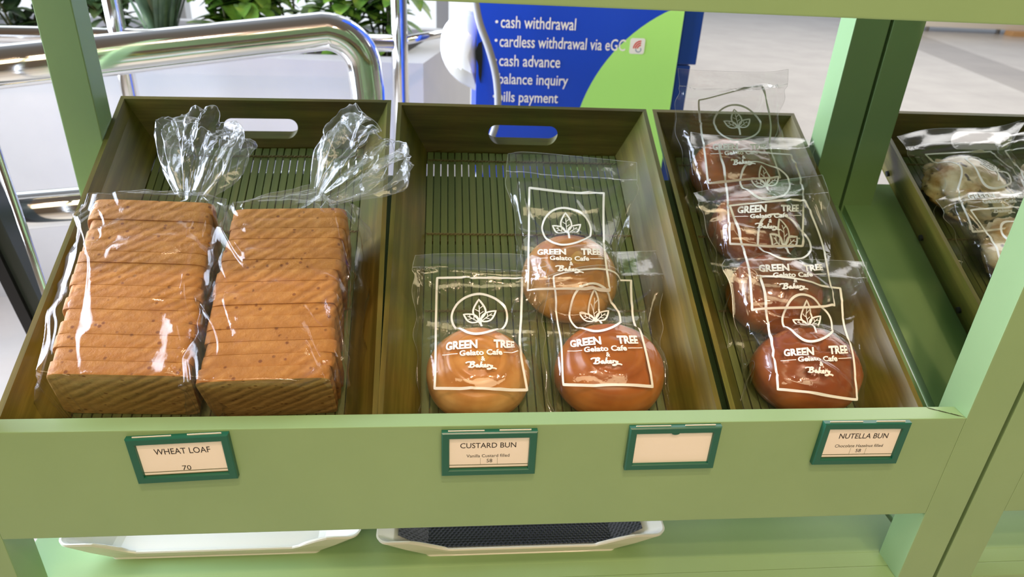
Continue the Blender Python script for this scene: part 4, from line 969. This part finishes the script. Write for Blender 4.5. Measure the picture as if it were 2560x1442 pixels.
plant('leafy green plant above the straight of the thick handrail', -0.52, 2.12, 0.34, 'leaf', 5, 5, 0.18, 0.10, 'leaf')
plant('leafy green plant above the bend of the thick handrail', -0.36, 2.05, 0.32, 'leaf', 6, 4, 0.14, 0.11)
plant('broad leafed plant with gaps of daylight beside the slim post', -0.22, 2.05, 0.34, 'leaf', 7, 6, 0.10, 0.12)

# ------------------------------------------------------------------ blue bank machine with its printed side panel
YS = 1.10; kt = thing('bank_machine', 'blue and lime bank machine panel listing cash withdrawal and bills payment', 'bank machine', (0.31, YS+0.2, ZF)); T = Vector(kt.location)
m = MB(); m.box(0.067-T.x, 0.527-T.x, YS+0.006-T.y, YS+0.30-T.y, 0, 1.75, 0.003); m.build('casing', M['blue_frame'], kt)
m = MB(); m.box(0.529-T.x, 0.572-T.x, YS+0.012-T.y, YS+0.30-T.y, 0.985, 1.75, 0.003); m.box(0.529-T.x, 0.560-T.x, YS+0.012-T.y, YS+0.30-T.y, 0, 0.983, 0.003); m.build('side_trim', M['blue_frame'], kt)
m = MB(); m.box(0.067-T.x, 0.5225-T.x, YS-T.y, YS+0.006-T.y, -0.142-ZF, 1.70); pn = m.build('printed_panel', M['blue'], kt)
cxs, czs, rs_ = 0.6421, -0.0587, 0.3458; poly = []
for k in range(61):
    a = PI*0.40+(PI*1.5-PI*0.40)*k/60; x, z = cxs+rs_*math.cos(a), czs+rs_*math.sin(a)
    if x <= 0.5225 and z >= -0.118: poly.append((x, z))
zr = czs+math.sqrt(rs_**2-(0.5225-cxs)**2); poly = [(0.5225, zr)]+poly+[(cxs-math.sqrt(rs_**2-(0.118+czs)**2) if False else poly[-1][0], -0.118), (0.5225, -0.118)]
m = MB(); m.add([(x-T.x, YS-0.0006-T.y, z-T.z) for x, z in poly], [tuple(range(len(poly)))[::-1]]); m.build('lime_disc', M['lime'], pn)
m = MB()
def sign_text(s_, x0, x1, z, ht):
    v, f = text2d(s_, x1-x0, ht, 0.006, (x0+x1)/2, z); m.add([(p[0]-T.x, YS-0.0012-T.y, p[1]-T.z) for p in v], f)
def dot(x, z): m.add([(x+0.0032*math.cos(2*PI*k/14)-T.x, YS-0.0012-T.y, z+0.0032*math.sin(2*PI*k/14)-T.z) for k in range(14)], [tuple(range(14))])
sign_text('cash withdrawal', 0.1175, 0.2830, 0.2145, 0.0250)
sign_text('cardless withdrawal via eGC', 0.1165, 0.3990, 0.1745, 0.0250)
sign_text('cash advance', 0.1170, 0.2545, 0.1335, 0.0250)
sign_text('balance inquiry', 0.1170, 0.2755, 0.0900, 0.0310)
sign_text('bills payment', 0.1170, 0.2555, 0.0500, 0.0310)
for z in (0.2140, 0.1755, 0.1335, 0.0945, 0.0540): dot(0.1085, z)
m.build('lettering', M['white'], pn)
m = MB()
rp_ = []
for (sx_, sz_, a0) in ((1, -1, -PI/2), (1, 1, 0), (-1, 1, PI/2), (-1, -1, PI)):
    for k in range(6): a = a0+PI/2*k/5; rp_.append((0.4255+0.012*sx_+0.005*math.cos(a)-T.x, YS-0.0016-T.y, 0.1740+0.012*sz_+0.005*math.sin(a)-T.z))
m.add(rp_, [tuple(range(len(rp_)))]); m.build('icon_tile', M['white'], pn)
m = MB(); m2 = MB()
for r_ in (0.016, 0.0115, 0.007):
    v, f = ribbon2d([(0.4335+r_*math.cos(a)-T.x, 0.1690+r_*math.sin(a)-T.z) for a in [PI*0.50+PI*0.5*k/12 for k in range(13)]], 0.0028); m.add([(p[0], YS-0.0020-T.y, p[1]) for p in v], f)
v, f = ribbon2d([(0.4290+0.0058*math.cos(a)-T.x, 0.1665+0.0050*math.sin(a)-T.z) for a in [PI*0.9+PI*1.35*k/14 for k in range(15)]], 0.0020); m2.add([(p[0], YS-0.0020-T.y, p[1]) for p in v], f)
m.build('icon_arcs', M['red'], pn); m2.build('icon_swirl', M['grey_print'], pn)
# cable drooping in front of the panel
cp = [(0.0350, 1.02, 0.42), (0.0500, 1.03, 0.32), (0.0586, 1.04, 0.2617), (0.0697, 1.04, 0.2154), (0.0896, 1.04, 0.1679), (0.107, 1.04, 0.1103), (0.1136, 1.04, 0.0501), (0.1108, 1.04, 0.0056), (0.0995, 1.04, -0.033), (0.075, 1.045, -0.12), (0.06, 1.05, -0.35), (0.06, 1.05, ZF)]
cpn = crspline(np.array(cp), np.linspace(0, len(cp)-1, 90), 0); m = MB(); m.tube([Vector(p)-Vector((0.06, 1.05, ZF)) for p in cpn], 0.0078, 16)
tag(m.build('cable', M['cable'], None, smooth=True, loc=(0.06, 1.05, ZF)), 'grey cable drooping in front of the blue panel', 'cable')
# white rounded shell beside the blue panel
t = thing('plastic_shell', 'white rounded plastic shell with a dark opening beside the blue panel', 'shell', (0.045, 1.19, 0.03)); T = Vector(t.location)
ol = [(0.0765, 0.0465), (0.0560, 0.0580), (0.0260, 0.0740), (0.0000, 0.1020), (-0.0135, 0.1400), (-0.0085, 0.1780), (0.0130, 0.2060), (0.0400, 0.2200), (0.0640, 0.2180), (0.0770, 0.2020), (0.0790, 0.1600), (0.0780, 0.1000)]
ol = crspline(np.array(ol+ol[:1]), np.linspace(0, len(ol), 73)[:-1], 0); cc = np.array((0.046, 0.138)); nk = len(ol); nr_ = 14; vs = []; fs = []; mi = []
for i in range(nr_+1):
    r_ = math.sin(PI/2*i/nr_); dp = math.cos(PI/2*i/nr_)
    for p in ol: q = cc+(p-cc)*r_; vs.append((q[0]-T.x, 1.165-0.060*dp-T.y, q[1]-T.z))
for i in range(nr_):
    for k in range(nk):
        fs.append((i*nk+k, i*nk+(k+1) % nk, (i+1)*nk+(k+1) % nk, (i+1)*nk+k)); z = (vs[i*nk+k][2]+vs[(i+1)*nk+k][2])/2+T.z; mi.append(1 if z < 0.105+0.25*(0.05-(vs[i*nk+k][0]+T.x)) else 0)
b0 = len(vs); vs += [(p[0]*0.98-T.x, 1.215-T.y, p[1]-T.z) for p in ol]
for k in range(nk): fs.append((nr_*nk+k, nr_*nk+(k+1) % nk, b0+(k+1) % nk, b0+k)); mi.append(0)
fs.append(tuple(b0+k for k in range(nk))[::-1]); mi.append(0)
mesh_obj('shell_body', vs, fs, [M['shell'], M['shell_low']], t, True, mi)
op = [(0.0775, 0.172), (0.0700, 0.168), (0.0640, 0.152), (0.0655, 0.135), (0.0705, 0.122), (0.0720, 0.100), (0.0765, 0.082), (0.0790, 0.100), (0.0800, 0.140)]
m = MB(); n = len(op); m.add([(x-T.x, 1.0985-T.y, z-T.z) for x, z in op]+[(x-T.x, 1.150-T.y, z-T.z) for x, z in op], [tuple(range(n)), tuple(n+k for k in range(n))[::-1]]+[(k, n+k, n+(k+1) % n, (k+1) % n) for k in range(n)])
m.build('dark_opening', M['black'], t)
# bench far across the hall
t = thing('low_bench', 'cream low bench far across the hall at the top right corner', 'bench', (8.4, 10.6, ZF)); T = Vector(t.location)
m = MB(); m.box(-1.0, 2.2, -0.1, 0.5, 0.075, 0.165, 0.004); m.build('bench_top', M['cream'], t)
for x in (-0.85, 0.35, 1.6):
    m = MB(); m.tube([(x, 0.05, 0), (x, 0.05, 0.075)], 0.03, 12); m.build('leg', M['alu'], t)
m = MB(); m.box(-0.4, 0.4, -0.08, 0.1, 0, 0.07, 0.004); tag(m.build('pine_block', M['pine'], None, loc=(9.15, 10.40, ZF)), 'pale pine block lying under the front of the far bench', 'wood block')
